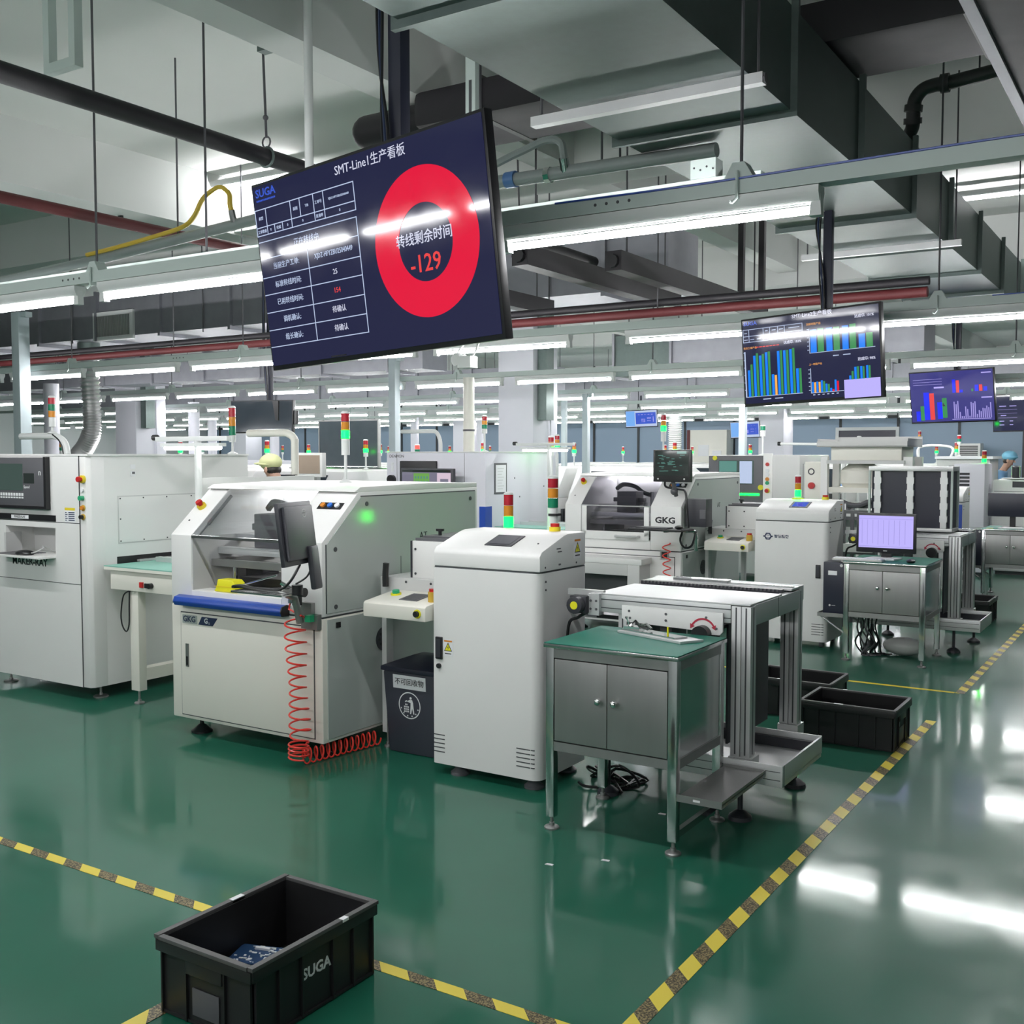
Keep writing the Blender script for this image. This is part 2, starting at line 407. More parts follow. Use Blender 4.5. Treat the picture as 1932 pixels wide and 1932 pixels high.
# ------------------------------------------------------------------ rows of tube lights under channels
ROWY = [3.47, 6.77, 10.07, 13.37, 16.67, 19.97, 23.27]
ZT = 2.44
ORD = ['first', 'second', 'third', 'fourth', 'fifth', 'sixth', 'seventh', 'eighth', 'ninth', 'tenth', 'eleventh', 'twelfth', 'thirteenth', 'fourteenth', 'fifteenth', 'sixteenth', 'seventeenth', 'eighteenth', 'nineteenth', 'twentieth', 'twenty-first', 'twenty-second']
def fixture_proto():
    t = thing('tube_light', 'x', 'light', (0,0,0), local=True)
    hp = [(-.034, .072), (.034, .072), (.034, .050), (.020, .022), (-.020, .022), (-.034, .050)]
    MB().prism(hp, 'x', -.61, .61).build('housing', FIXW, t)
    a = [math.radians(-90 + (i-7)*19) for i in range(15)]        # the lit lower side of the tube
    MB().prism([(.0135*math.cos(q), .0135*math.sin(q)) for q in a], 'x', -.575, .575).build('tube', TUBE, t)
    a = [math.radians(43 + i*11.75) for i in range(9)]
    MB().prism([(.0135*math.cos(q), .0135*math.sin(q)+.0008) for q in a], 'x', -.575, .575).build('tube_back', FIXW, t)
    for s in (-1, 1):
        m = MB().prism([(s*.615, -.022), (s*.575, -.022), (s*.585, .05), (s*.61, .05)], 'y', -.017, .017)
        m.build('socket', FIXW, t)
    return t
fx0 = fixture_proto(); fx_used = [False]
def place_fixture(x, y, z, label, group):
    if not fx_used[0]:
        fx_used[0] = True; fx0.location = (x, y, z); fx0['label'] = label; fx0['group'] = group; return fx0
    return dup(fx0, loc=(x, y, z), label=label, group=group)
def row(k, y, xs, z=ZT, x0=None, x1=5.6, desc=None):
    x0 = x0 if x0 is not None else min(xs) - 1.2
    x0 = max(x0, XL + .2)
    d = desc or '%s light row from the camera' % ORD[k]
    t = thing('light_channel', 'pale grey green channel carrying the %s' % d, 'channel', (x0, y, z+.075), group=None)
    MB().box(x0, x1, y-.033, y+.033, z+.075, z+.130).build('channel', TRUNK, t)
    if k < 2:
        m = MB()
        x = x1 - 1.1
        while x > x0:
            for q in range(4): m.cyl((x-q*.045, y-.034, z+.104), (x-q*.045, y-.0325, z+.104), .006, 8)
            x -= 3.1
        m.build('bolt_holes', SEAM, t)
        TB('blue_cable', BLUE, t, [(x1-.1 - i*.5, y-.036, z+.128 + .004*math.sin(i*1.7)) for i in range(16 if k == 0 else 14)], .004, 5)
    x = x1 - .5
    while x > x0:
        xr = x
        if -2.40 < x < -1.36 and y < 13: xr = -1.30
        if -.75 < x < .1: xr = -.80
        if not (y > 12 and -3 < x < -1): CY('hanger_rod', DGREY, t, ((xr, y, z+.12), (xr, y, H-.001), .006), n=6)
        m = MB().tube([(xr, y-.04, z+.15), (xr, y-.042, z+.06), (xr-.012, y-.05, z+.045), (xr-.02, y-.042, z+.05)], .006, 6)
        m.prism([(xr-.05, z+.13), (xr+.05, z+.13), (xr+.02, z+.18), (xr-.02, z+.18)], 'y', y-.03, y+.03)
        m.build('hook', TRUNK, t); x -= 2.45
    for i, xx in enumerate(xs):
        place_fixture(xx, y, z, '%s lit tube from the right in the %s' % (ORD[i], d), 'tube lights in the %s' % d)
row(0, ROWY[0], [-1.64, -2.86, -4.05, -5.45, -6.85], x1=5.6)
row(1, ROWY[1], [-1.35, -2.75, -4.42, -5.82, -7.22, -8.62, -10.02, -11.42])
row(2, ROWY[2], [-1.55, -2.95, -4.35, -5.75, -7.15, -8.55, -9.95, -11.35, -12.75, -14.15, -15.55])
row(3, ROWY[3], [-1.4 - 1.45*i for i in range(14)])
row(4, ROWY[4], [-1.6 - 1.45*i for i in range(17)])
row(5, ROWY[5], [-1.5 - 1.45*i for i in range(20)])
row(6, ROWY[6], [-1.7 - 1.45*i for i in range(20)])
row(7, 0.15, [-.5, -1.9, -3.3, -4.7, -6.1, -7.5, -8.9, -10.3], z=2.70, desc='light row just behind the camera')
row(8, -3.2, [1.5, -.1, -1.7, -3.3, -4.9], z=2.70, desc='light row farthest behind the camera')
# wiring trough behind the first row
t = thing('wiring_trough', 'pale green wiring trough with bolt holes, behind and above the nearest light row', 'trough', (-4, 3.83, 2.64))
B('trough', TRUNK, t, (-7.5, -1.35, 3.80, 3.86, 2.60, 2.68))
m = MB()
for x in (-2.12, -2.07, -2.02, -1.97, -4.9, -4.85, -4.8, -4.75): m.cyl((x, 3.798, 2.64), (x, 3.801, 2.64), .006, 8)
m.build('bolt_holes', SEAM, t)
CY('hanger_rod', DGREY, t, *[((x, 3.83, 2.68), (x, 3.83, H-.001), .006) for x in (-6.6, -4.3, -2.6)], n=6)
t = thing('junction_box', 'small pale junction box with bolt holes on the trough right of the first screen', 'box', (-1.5, 3.9, 2.72))
B('box', TRUNK, t, (-1.62, -1.52, 3.79, 3.86, 2.68, 2.75)); CY('bolt_holes', SEAM, t, *[((-1.605+.025*i, 3.788, 2.72-.01*(i % 2)), (-1.605+.025*i, 3.791, 2.72-.01*(i % 2)), .004) for i in range(4)], n=8)
# lights at ceiling level
place_fixture(-7.1, 6.85, 4.05, 'tube light high under the ceiling left of the first screen', None)
place_fixture(-1.75, 10.9, 4.05, 'tube light high under the ceiling at the far right of the picture', None)
for o in (o for o in bpy.data.objects if o.name.startswith('tube_light') and o.get('group') is None):
    if 'group' in o: del o['group']

# ------------------------------------------------------------------ ducts, pipes, trays
t = thing('supply_duct', 'wide galvanised air duct running away overhead at right of the first screen', 'duct', (-1.875, 1, 3.1))
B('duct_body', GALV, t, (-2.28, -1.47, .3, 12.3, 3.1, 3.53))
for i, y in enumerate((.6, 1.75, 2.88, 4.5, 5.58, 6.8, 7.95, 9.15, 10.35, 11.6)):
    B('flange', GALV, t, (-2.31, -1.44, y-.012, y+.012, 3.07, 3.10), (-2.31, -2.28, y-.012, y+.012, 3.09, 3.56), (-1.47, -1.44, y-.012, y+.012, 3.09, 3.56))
t = thing('duct_support_bar', 'steel strut bar crossing under the galvanised duct, hung on rods', 'bar', (-1.87, 3.97, 3.05))
B('strut', ALU, t, (-2.42, -1.40, 3.945, 3.99, 3.045, 3.085))
CY('hanger_rod', DGREY, t, ((-2.38, 3.97, 3.05), (-2.38, 3.97, H-.001), .006), ((-1.425, 3.97, 3.05), (-1.425, 3.97, H-.001), .006), n=6)
CY('end_cap', DGREY, t, ((-1.405, 3.967, 3.065), (-1.393, 3.967, 3.065), .02), n=8)
t = thing('duct_support_bar', 'second strut bar under the galvanised duct, above the second screen', 'bar', (-1.87, 7.7, 3.05))
B('strut', ALU, t, (-2.42, -1.34, 7.68, 7.72, 3.045, 3.085))
CY('hanger_rod', DGREY, t, ((-2.38, 7.7, 3.05), (-2.38, 7.7, H-.001), .006), ((-1.38, 7.7, 3.05), (-1.38, 7.7, H-.001), .006), n=6)
t = thing('exhaust_duct', 'dark air duct cut off by the top right corner of the picture', 'duct', (-.3, 1, 3.1))
B('duct_body', BLKPIPE, t, (-.645, .0, .8, 9.5, 3.1, 3.55), bevel=.01)
B('edge_angle', GALVD, t, (-.665, -.625, .8, 9.5, 3.085, 3.10))
t = thing('insulated_duct', 'black insulated duct with a rounded end crossing above the galvanised duct', 'duct', (-2, 5.4, 3.6))
MB().box(-3.95, .1, 5.10, 5.70, 3.575, 3.79).build('duct_body', BLKPIPE, t, bevel=.05)
MB().cyl((-4.45, 5.3, 3.68), (-3.9, 5.3, 3.68), .105, 18).ball((-4.45, 5.3, 3.68), .105, n=16, m=9).build('round_end', BLKPIPE, t)
B('hanger', DPIPE, t, (-3.5, -3.46, 5.08, 5.72, 3.572, 3.80), (-2.9, -2.86, 5.08, 5.72, 3.572, 3.80), (-.9, -.86, 5.08, 5.72, 3.572, 3.80))
CY('hanger_rod', DGREY, t, *[((x, y, 3.79), (x, y, H-.001), .007) for x in (-3.48, -2.88, -.88) for y in (5.12, 5.68)], n=6)
for (nm, lab, x, y, z, y1, r, mt) in (('fire_pipe', 'dark red pipe running away under the ceiling at far left', -6.5, .8, 3.3, 8.4, .04, REDPIPE),
                                      ('black_pipe', 'thick black pipe slanting across the upper left ceiling', -4.39, .6, 3.3, 8.2, .047, BLKPIPE)):
    t = thing(nm, lab, 'pipe', (x, y, z))
    CY('pipe', mt, t, ((x, y, z), (x, y1, z), r), n=16)
    if mt is BLKPIPE:
        for yy in (4.35, 7.0):
            MB().tube([(x + (r+.006)*math.cos(a), yy, z + (r+.006)*math.sin(a)) for a in [i*PI/8 for i in range(16)]], .008, 6, closed=True).build('clamp', GALV, t)
            MB().tube([(x + .03*math.cos(a), yy, z+r+.035 + .03*math.sin(a)) for a in [i*PI/6 for i in range(12)]], .005, 6, closed=True).build('ring', DGREY, t)
            MB().cyl((x, yy, z+r+.06), (x-.03, yy, H-.001), .007, 8).ball((x-.004, yy, z+r+.17), .016).build('hanger_rod', DGREY, t)
    else:
        CY('hanger_rod', DGREY, t, ((x, 3, z), (x, 3, H-.001), .006), ((x, 8, z), (x, 8, H-.001), .006), n=6)
t = thing('fire_pipe', 'red and black pipe pair crossing behind the second row of lights', 'pipe', (-6, 7.45, 2.73))
CY('pipe', REDPIPE, t, ((-14, 7.45, 2.72), (-1.5, 7.45, 2.72), .035), n=12)
CY('pipe', BLKPIPE, t, ((-14, 7.5, 2.80), (-1.5, 7.5, 2.80), .03), n=12)
CY('hanger_rod', DGREY, t, *[((x, 7.47, 2.7), (x, 7.47, H-.001), .006) for x in (-3.45, -8.9, -6.0)], n=6)
t = thing('air_line', 'grey green air pipe with a yellow hose loop left of the first screen', 'pipe', (-4, 4.75, 3.1))
MB().tube([(-8.5, 4.75, 2.90), (-6.33, 4.75, 3.00), (-4.9, 4.75, 3.09), (-4.2, 4.75, 3.09), (-1.9, 4.75, 3.06)], .034, 12).build('pipe', PIPEG, t)
CY('blue_valve', BLUEL, t, ((-3.06, 4.75, 3.077), (-3.0, 4.75, 3.077), .042), n=12)
TB('yellow_hose', YHOSE, t, [(-6.5, 4.72, 3.03), (-6.16, 4.72, 3.05), (-5.79, 4.72, 3.08), (-5.52, 4.72, 3.11), (-5.40, 4.71, 3.16), (-5.30, 4.70, 3.26), (-5.16, 4.70, 3.31), (-5.07, 4.70, 3.26), (-5.06, 4.70, 3.18), (-5.06, 4.74, 3.10)], .015, 8)
TB('grey_hose', PIPEG, t, [(-3.9, 4.7, 2.92), (-3.11, 4.7, 3.15), (-2.92, 4.7, 3.20), (-2.79, 4.7, 3.23), (-2.71, 4.7, 3.21), (-2.69, 4.7, 3.15), (-2.70, 4.74, 3.06)], .02, 8)
CY('fitting', CHROME, t, ((-5.06, 4.73, 3.09), (-5.06, 4.71, 3.16), .020), ((-2.70, 4.74, 3.07), (-2.695, 4.71, 3.13), .025), ((-2.82, 4.75, 3.07), (-2.79, 4.75, 3.07), .04), n=10)
CY('hanger_rod', DGREY, t, *[((x, 4.75, 3.07), (x, 4.75, H-.001), .006) for x in (-5.6, -2.5, -2.4)], n=6)
t = thing('elbow_pipe', 'grey pipe with a double elbow near the top right corner', 'pipe', (-1.3, 7.06, 3.9))
e = [(-.9, 7.06, 3.96), (-1.31, 7.06, 3.925), (-1.40, 7.06, 3.925), (-1.47, 7.06, 3.91), (-1.517, 7.07, 3.867), (-1.534, 7.09, 3.81), (-1.54, 7.11, 3.74), (-1.56, 7.16, 3.70), (-1.62, 7.25, 3.67), (-1.75, 7.36, 3.66), (-2.2, 7.6, 3.66)]
TB('pipe', DPIPE, t, e, .043, 14)
CY('collar', DPIPE, t, ((-1.32, 7.06, 3.925), (-1.37, 7.06, 3.925), .058), ((-1.53, 7.08, 3.83), (-1.536, 7.085, 3.79), .056), ((-1.54, 7.105, 3.76), (-1.543, 7.115, 3.725), .056), n=14)
CY('hanger_rod', DGREY, t, ((-1.15, 7.06, 3.96), (-1.15, 7.06, H-.001), .006), n=6)
t = thing('cross_duct', 'dull sheet metal duct with a louvred grille crossing left to right', 'duct', (-10, 8.5, 3.1))
B('duct_body', GALVD, t, (-19, -3.83, 8.5, 9.15, 3.09, 3.62))
x = -18.6
while x < -4.0:
    B('flange', GALVD, t, (x-.02, x+.02, 8.46, 9.19, 3.05, 3.66)); x += 1.18
g = B('grille_frame', FIXW, t, (-11.58, -11.52, 8.47, 8.5, 3.05, 3.40), (-10.88, -10.82, 8.47, 8.5, 3.05, 3.40), (-11.52, -10.88, 8.47, 8.5, 3.35, 3.40), (-11.52, -10.88, 8.47, 8.5, 3.05, 3.10))
m = MB()
for i in range(22): m.box(-11.51+i*.0295, -11.498+i*.0295, 8.475, 8.498, 3.10, 3.35)
m.build('louvre', ALU, g); B('opening', SEAM, g, (-11.52, -10.88, 8.496, 8.499, 3.10, 3.35))
CY('hanger_rod', DGREY, t, *[((x, 8.48, 3.05), (x, 8.48, H-.001), .007) for x in (-16, -12, -9.6, -7.2, -5.0)], n=6)
for (y, x0, x1, z0, z1, lab) in ((12.0, -6.15, -5.3, 2.62, 3.12, 'short light metal air box hanging right of the big column'), (11.6, -5.2, -2.36, 2.72, 3.2, 'dark sheet metal duct hanging behind the second screen'),
                                 (11.3, -20, -8.6, 2.78, 3.2, 'far sheet metal duct crossing above the machines at left'), (15.6, -24, -9.2, 2.72, 3.15, 'sheet metal duct beyond the columns at left'),
                                 (19.0, -14, -1.2, 2.68, 3.2, 'long dark duct low over the distant machines')):
    t = thing('cross_duct', lab, 'duct', (x0, y, z0))
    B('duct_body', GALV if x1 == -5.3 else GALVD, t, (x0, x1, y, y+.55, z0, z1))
    x = x0 + .02
    while x < x1: B('flange', GALVD, t, (x-.015, x+.015, y-.03, y+.58, z0-.03, z1+.03)); x += 1.2
    CY('hanger_rod', DGREY, t, *[((x0 + (x1-x0)*f, y+.28, z1), (x0 + (x1-x0)*f, y+.28, H-.001), .007) for f in (.1, .5, .9)], n=6)
for (x, y0, y1, z, lab) in ((-3.70, 5.9, 8.35, 2.9, 'black cable tray end on beside the first screen'), (-3.28, 6.4, 9.3, 2.9, 'black cable tray reaching toward the second screen'), (-4.9, 6.3, 8.3, 2.92, 'short black tray half hidden behind the first screen')):
    t = thing('cable_tray', lab, 'tray', (x, y0, z))
    B('tray', BLKPIPE, t, (x-.06, x+.06, y0, y1, z-.03, z+.10))
    CY('hanger_rod', DGREY, t, ((x, y0+.2, z+.1), (x, y0+.2, H-.001), .007), ((x, y1-.2, z+.1), (x, y1-.2, H-.001), .007), n=6)
    CY('coupling', BLACK, t, ((x, y0-.03, z+.03), (x, y0+.04, z+.03), .045), n=10)
def uframe(x, y, z0, wd, m, lab):
    t = thing('hanger_bracket', lab, 'bracket', (x, y, z0))
    B('frame', m, t, (x-wd/2, x-wd/2+.05, y, y+.05, z0, H-.001), (x+wd/2-.05, x+wd/2, y, y+.05, z0, H-.001), (x-wd/2, x+wd/2, y, y+.05, z0, z0+.05))
uframe(-5.16, 3.6, 3.70, .27, TRUNK, 'pale U shaped hanger frame at the top left corner')
uframe(-3.35, 9.2, 3.05, .24, BLKPIPE, 'black U shaped hanger frame left above the second screen')
tag(B('hanger_strip', BLKPIPE, None, (-7.86, -7.81, 6.02, 6.04, 3.60, H-.001)), 'thin black strip hanging above the yellow hose', 'strip')
def gpost(name, lab, x, y, wd, z1, m=POST):
    t = thing(name, lab, 'post', (x, y, 0))
    B('post', m, t, (x-wd/2, x+wd/2, y-wd/2, y+wd/2, .01, z1), bevel=.006)
    B('base_plate', m, t, (x-wd*.9, x+wd*.9, y-wd*.9, y+wd*.9, 0, .012))
    B('top_bracket', m, t, (x-wd*.5, x+wd*1.2, y-wd*.3, y+wd*.3, z1-.05, z1))
gpost('support_post', 'pale blue square post behind the large inspection machine at far left', -10.2, 6.6, .125, 3.1)
gpost('support_post', 'pale blue square post beneath the first hanging screen', -8.0, 9.96, .10, 2.8)
gpost('support_post', 'slim pale post between the big column and the small blue screen', -7.2, 13.24, .085, 2.5)
gpost('support_post', 'slim post with a side bracket right of the big column', -8.9, 15.6, .08, 2.6)
gpost('support_post', 'pale post left of the second small blue screen', -6.44, 17.4, .11, 2.6)
t = thing('ceiling_conduit', 'white vertical conduit dropping from the ceiling behind the first screen', 'conduit', (-3.95, 4.2, 2.8))
CY('pipe', FIXW, t, ((-3.93, 4.2, 2.6), (-3.93, 4.2, H-.001), .023), n=12)
t = thing('beam_bracket', 'pale slotted steel bracket hanging over the first screen', 'bracket', (-3.45, 4.6, 3.3))
B('bracket', TRUNK, t, (-3.18, -3.12, 4.55, 4.60, 3.15, H-.001)); B('slot', SEAM, t, (-3.158, -3.142, 4.548, 4.551, 3.35, 3.55))
t = thing('emergency_light', 'small white lamp on a bracket below the second light row', 'lamp', (-4.6, 6.7, 2.45))
TB('bracket', FIXW, t, [(-4.69, 6.70, 2.50), (-4.69, 6.60, 2.40), (-4.56, 6.60, 2.38), (-4.56, 6.70, 2.50)], .008)
MB().cyl((-4.68, 6.55, 2.36), (-4.66, 6.63, 2.36), .05, 12).box(-4.64, -4.52, 6.52, 6.62, 2.29, 2.38).build('lamp_body', FIXW, t, bevel=.008)
t = thing('ceiling_lamp', 'small white fixture under the concrete beam beside the galvanised duct', 'lamp', (-2.9, 4.3, 3.7))
B('lamp_body', FIXW, t, (-3.02, -2.80, 4.75, 4.90, 3.62, 3.69), bevel=.01); CY('stem', DGREY, t, ((-2.9, 4.82, 3.69), (-2.9, 4.82, H-.001), .02), n=8)

# ------------------------------------------------------------------ hanging screens
def screen_thing(name, lab, loc, rot, w, h, scr):
    t = thing(name, lab, 'television', loc, local=True, rot=rot)
    MB().box(-w/2, w/2, -.018, .020, -h/2, h/2).build('casing', BLACK, t, bevel=.004)
    MB().box(-w/2+.012, w/2-.012, -.0215, -.0185, -h/2+.018, h/2-.012).build('display', scr, t)
    def q(u, v): return (-w/2 + u*w, h/2 - v*h)
    def bar(name, m, u0, v0, u1, v1, par=None):
        a = q(u0, v1); c = q(u1, v0)
        return MB().box(a[0], c[0], -.0226, -.0212, a[1], c[1]).build(name, m, par or t, smooth=False)
    def bars(name, m, lst):
        b = MB()
        for (u0, v0, u1, v1) in lst:
            a = q(u0, v1); c = q(u1, v0); b.box(a[0], c[0], -.0226, -.0212, a[1], c[1])
        return b.build(name, m, t, smooth=False)
    def lines(name, m, segs, th=.0016):
        b = MB()
        for (u0, v0, u1, v1) in segs:
            a = q(u0, v0); c = q(u1, v1)
            b.box(min(a[0], c[0])-th, max(a[0], c[0])+th, -.0226, -.0212, min(a[1], c[1])-th, max(a[1], c[1])+th)
        return b.build(name, m, t, smooth=False)
    def text(s, m, u, v, size, align='CENTER', bold=0, name='text', sx=1.0):
        a = q(u, v)
        return T(name, s, m, t, (a[0], -.0222, a[1]), size, FRONT, align, .0004, sx, bold)
    return t, bar, bars, lines, text, q
def logo_suga(text, m, u, v, s):
    text('SUGA', m, u, v, s, 'LEFT', .0008, 'logo_text', 1.15)
w, h = 1.23, .71
tv1, bar, bars, lines, text, q = screen_thing('television', 'large hanging screen with a red ring and minus 129, nearest the camera', (-2.46, 2.93, 2.35), (.11, -.03, -.16), w, h, SCR)
b = MB(); c = q(.747, .505); b.ringy(c, .128, .246, -.0224, -.0212, 72); b.build('red_ring', SRED, tv1)
text('SMT-Line1生产看板', SW, .557, .068, .044, name='title_text')
logo_suga(text, SLOGO, .022, .058, .042)
bars('logo_caption', SLOGO, [(.024 + i*.0075, .09, .024 + i*.0075 + .005, .099) for i in range(13)])
text('转线剩余时间', SW, .743, .484, .045, name='caption_text', bold=.0004)
text('-129', SREDT, .741, .603, .082, name='number_text', bold=.0006)
lines('grid_lines', SPALE, [(.009, .14, .482, .14), (.009, .233, .482, .233), (.009, .276, .482, .276), (.482, .14, .482, .276), (.009, .14, .009, .276), (.063, .14, .063, .276), (.187, .14, .187, .276),
    (.233, .14, .233, .233), (.298, .14, .298, .276), (.345, .14, .345, .276), (.1, .233, .1, .276), (.14, .233, .14, .276),
    (.012, .31, .48, .31), (.012, .40, .48, .40), (.012, .501, .48, .501), (.012, .592, .48, .592), (.012, .688, .48, .688), (.012, .783, .48, .783), (.012, .874, .48, .874), (.48, .31, .48, .874), (.244, .40, .244, .874)])
text('正在转线中', SPALE, .245, .355, .030)
for v, l, r, mr in ((.45, '当前生产工单:', 'XJDZ-HFYZBU25040449', SPALE), (.547, '标准转线时间:', '25', SW), (.64, '已用转线时间:', '154', SREDT), (.735, '调机确认:', '待确认', SW), (.83, '组长确认:', '待确认', SW)):
    text(l, SPALE, .135, v, .026); text(r, mr, .362, v, .026, sx=.8 if len(r) > 10 else 1)
for u, v, s in ((.036, .187, '机型'), (.21, .187, '面别'), (.265, .187, 'T/B'), (.32, .187, '工单号'), (.413, .187, 'XJDZ-HFYZBU25040449'), (.036, .256, '工单数量'), (.08, .256, '0'), (.12, .256, '完成'), (.165, .256, '0'), (.24, .256, '0'), (.32, .256, '直通率'), (.413, .256, '0')):
    text(s, SPALE, u, v, .011 if len(s) > 10 else .014)
bars('base_lights', BLACK, [(.30, .965, .37, .972)])
def tv_pole(lab, x, y, z0, wd=.028, top=H-.001):
    t = thing('screen_pole', lab, 'pole', (x, y, z0))
    B('pole', BLUEBLK, t, (x-wd, x+wd, y-wd, y+wd, z0, top), bevel=.004)
    for i in range(3):
        TB('cable', NAVY if i % 2 else BLACK, t, [(x-wd-.012-.008*i, y-.03, top-.01), (x-wd-.014-.012*i, y-.04, min(z0+.9, top-.1)), (x-wd-.010+.012*i, y-.05, z0+.5), (x-wd+.02, y-.04, z0+.15), (x-wd+.02, y-.035, z0)], .006, 6)
    B('mount_plate', BLACK, t, (x-.15, x+.15, y-.02-wd, y+.02, z0, z0+.2))
tv_pole('dark square pole with cables holding the nearest screen', -2.42, 3.05, 2.3)

w, h = .90, .545
tv2, bar, bars, lines, text, q = screen_thing('television', 'hanging screen with blue and green bar charts and a lavender box in its corner', (-1.95, 6.40, 2.235), (.05, -.035, -.17), w, h, SCR)
text('SMT-Line2生产看板', SW, .53,   .042, .031, name='title_text')
logo_suga(text, SLOGO, .022, .06, .031)
lines('grid_lines', SPALE, [(.015, .125, .46, .125), (.015, .20, .46, .20), (.015, .267, .46, .267), (.46, .125, .46, .267), (.015, .125, .015, .267), (.06, .125, .06, .267), (.17, .125, .17, .267), (.22, .125, .22, .267), (.28, .125, .28, .267), (.33, .125, .33, .267),
    (.025, .376, .02, .89), (.02, .89, .445, .89), (.508, .2, .508, .463), (.508, .463, .955, .463), (.508, .634, .508, .9), (.508, .9, .735, .9)], .0018)
bars('table_text', SPALE, [(.025, .16, .045, .168), (.185, .155, .205, .165), (.235, .155, .265, .165), (.29, .155, .32, .165), (.36, .155, .44, .163), (.022, .235, .05, .243), (.07, .235, .10, .243), (.12, .235, .15, .243), (.18, .235, .215, .243), (.235, .235, .265, .243), (.29, .235, .32, .243), (.38, .235, .40, .243)])
text('达成率: 103%', SW, .385, .318, .0205, bold=.0005); text('达成率: 101%', SW, .89, .126, .0205, bold=.0005); text('达成率: 98%', SW, .897, .58, .0205, bold=.0005)
text('当日工单产出', SORG, .065, .335, .0155); bars('red_text', SREDT, [(.11 + i*.026, .327, .13 + i*.026, .337) for i in range(7)])
text('当前时段产出', SORG, .54, .15, .0155); text('上一时段产出', SORG, .545, .588, .014)
bl = [.585, .425, .43, .40, .655, .40, .40, .395, .615]; gl = [.52, .40, .415, .395, None, .395, .40, .385, .615]
bars('blue_bar_marking', SBLU, [(.040 + i*.0455, bl[i], .058 + i*.0455, .89) for i in range(9)] + [(.516 + .111*i, v, .558 + .111*i, .462) for i, v in enumerate((.21, .21, .208, .315))]
     + [(.514 + .032*i, v, .527 + .032*i, .9) for i, v in enumerate((.78, .78, .77, .81, .86, .775))] + [(.776, .745, .79, .79), (.812, .658, .827, .79), (.852, .655, .866, .79), (.892, .652, .905, .79)])
bars('green_bar_marking', SGRN, [(.062 + i*.0455, gl[i], .078 + i*.0455, .89) for i in range(9) if gl[i]] + [(.567 + .111*i, v, .609 + .111*i, .462) for i, v in enumerate((.205, .21, .20, .31))]
     + [(.53 + .032*i, v, .543 + .032*i, .9) for i, v in ((2, .78), (3, .815))] + [(.793, .70, .806, .79), (.83, .655, .843, .79), (.869, .66, .88, .79), (.908, .655, .92, .79)])
bars('orange_bar_marking', SORG, [(.244, .665, .26, .89), (.530, .785, .543, .9), (.562, .785, .575, .9)])
bars('red_bar_marking', SRED, [(.658, .875, .671, .9), (.69, .79, .703, .9)])
bars('lavender_box', SLAV, [(.74, .787, .983, .985)])
bars('caption', SPALE, [(.15, .92, .21, .93), (.24, .92, .30, .93), (.67, .51, .71, .52), (.74, .51, .79, .52)] + [(.52 + i*.033, .917, .535 + i*.033, .926) for i in range(6)] + [(.012, .38 + i*.085, .018, .388 + i*.085) for i in range(6)] + [(.492, .2 + i*.045, .503, .208 + i*.045) for i in range(6)] + [(.492, .64 + i*.045, .503, .648 + i*.045) for i in range(6)])
t = tv2
tv_pole('dark pole holding the second screen with the bar charts', -1.87, 6.46, 2.2, .026, 3.099)

w, h = .98, .60
tv3, bar, bars, lines, text, q = screen_thing('television', 'violet hanging screen with thick blue, red and green bars, right of the second one', (-2.33, 13.0, 2.31), (.16, -.01, -.25), w, h, SCR3)
bars('blue_bar_marking', SBLU2, [(.07, .76, .12, .95), (.17, .40, .235, .93), (.33, .6, .39, .92), (.52, .18, .555, .43), (.60, .38, .64, .43), (.78, .30, .82, .42), (.88, .34, .92, .42)])
bars('red_bar_marking', SREDT, [(.24, .42, .295, .93), (.565, .2, .60, .43), (.83, .30, .865, .42)])
bars('green_bar_marking', SGRN, [(.125, .66, .17, .94), (.39, .52, .445, .9), (.74, .37, .76, .42)])
bars('thin_bar_marking', SLAV2, [(.525 + i*.022, .9 - f, .537 + i*.022, .92) for i, f in enumerate((.3, .25, .31, .1, .02, .02, .2, .15, .02, .28, .26, .29, .05, .12, .1, .16, .15, .2, .17, .26))])
bars('caption', SLAV, [(.30, .30, .42, .33), (.86, .07, .97, .09), (.85, .53, .97, .55), (.5, .93, .95, .94), (.05, .15, .4, .155), (.05, .2, .4, .205), (.05, .25, .4, .255)])
tv_pole('dark pole holding the violet screen', -2.28, 13.06, 2.2)
w, h = .98, .56
tv4, bar, bars, lines, text, q = screen_thing('television', 'navy hanging screen with a red ring, cut off by the right picture edge', (-2.08, 17.5, 2.27), (.08, -.01, -.2), w, h, SCR)
b = MB(); b.ringy(q(.76, .5), .10, .19, -.0226, -.0212, 40); b.build('red_ring', SRED, tv4)
bars('caption', SLAV, [(.1, .3, .2, .32), (.25, .3, .35, .32), (.08, .4, .36, .405), (.08, .5, .36, .505), (.12, .55, .2, .57), (.08, .62, .36, .625), (.1, .7, .17, .72), (.25, .7, .3, .72), (.1, .8, .17, .82), (.25, .8, .3, .82), (.3, .06, .7, .08)])
tv_pole('dark pole holding the navy screen at the right edge', -2.05, 17.6, 2.2)
for (x, y, z, lab, yw) in ((-9.1, 19, 2.345, 'small bright blue hanging screen right of the big column', .12), (-7.72, 21, 2.15, 'small blue hanging screen half hidden by the distant column', -.1)):
    w, h = .66, .34
    tv, bar, bars, lines, text, q = screen_thing('television', lab, (x, y, z), (.08, -.03, yw), w, h, SPALE)
    bars('light_pane', SCYAN, [(.03, .06, .30, .9)]); bars('dark_pane', SLOGO, [(.33, .15, .95, .80)])
    bars('caption', SLAV, [(.4 + i*.1, .25, .46 + i*.1, .28) for i in range(5)] + [(.5, .5, .62, .7), (.68, .45, .8, .5), (.68, .6, .8, .65), (.86, .4, .88, .7)])
    tv_pole('thin dark pole holding the %s' % lab.replace(' hanging', ''), x, y+.05, z-.05, .018, 2.648 if y < 20 else H-.001)
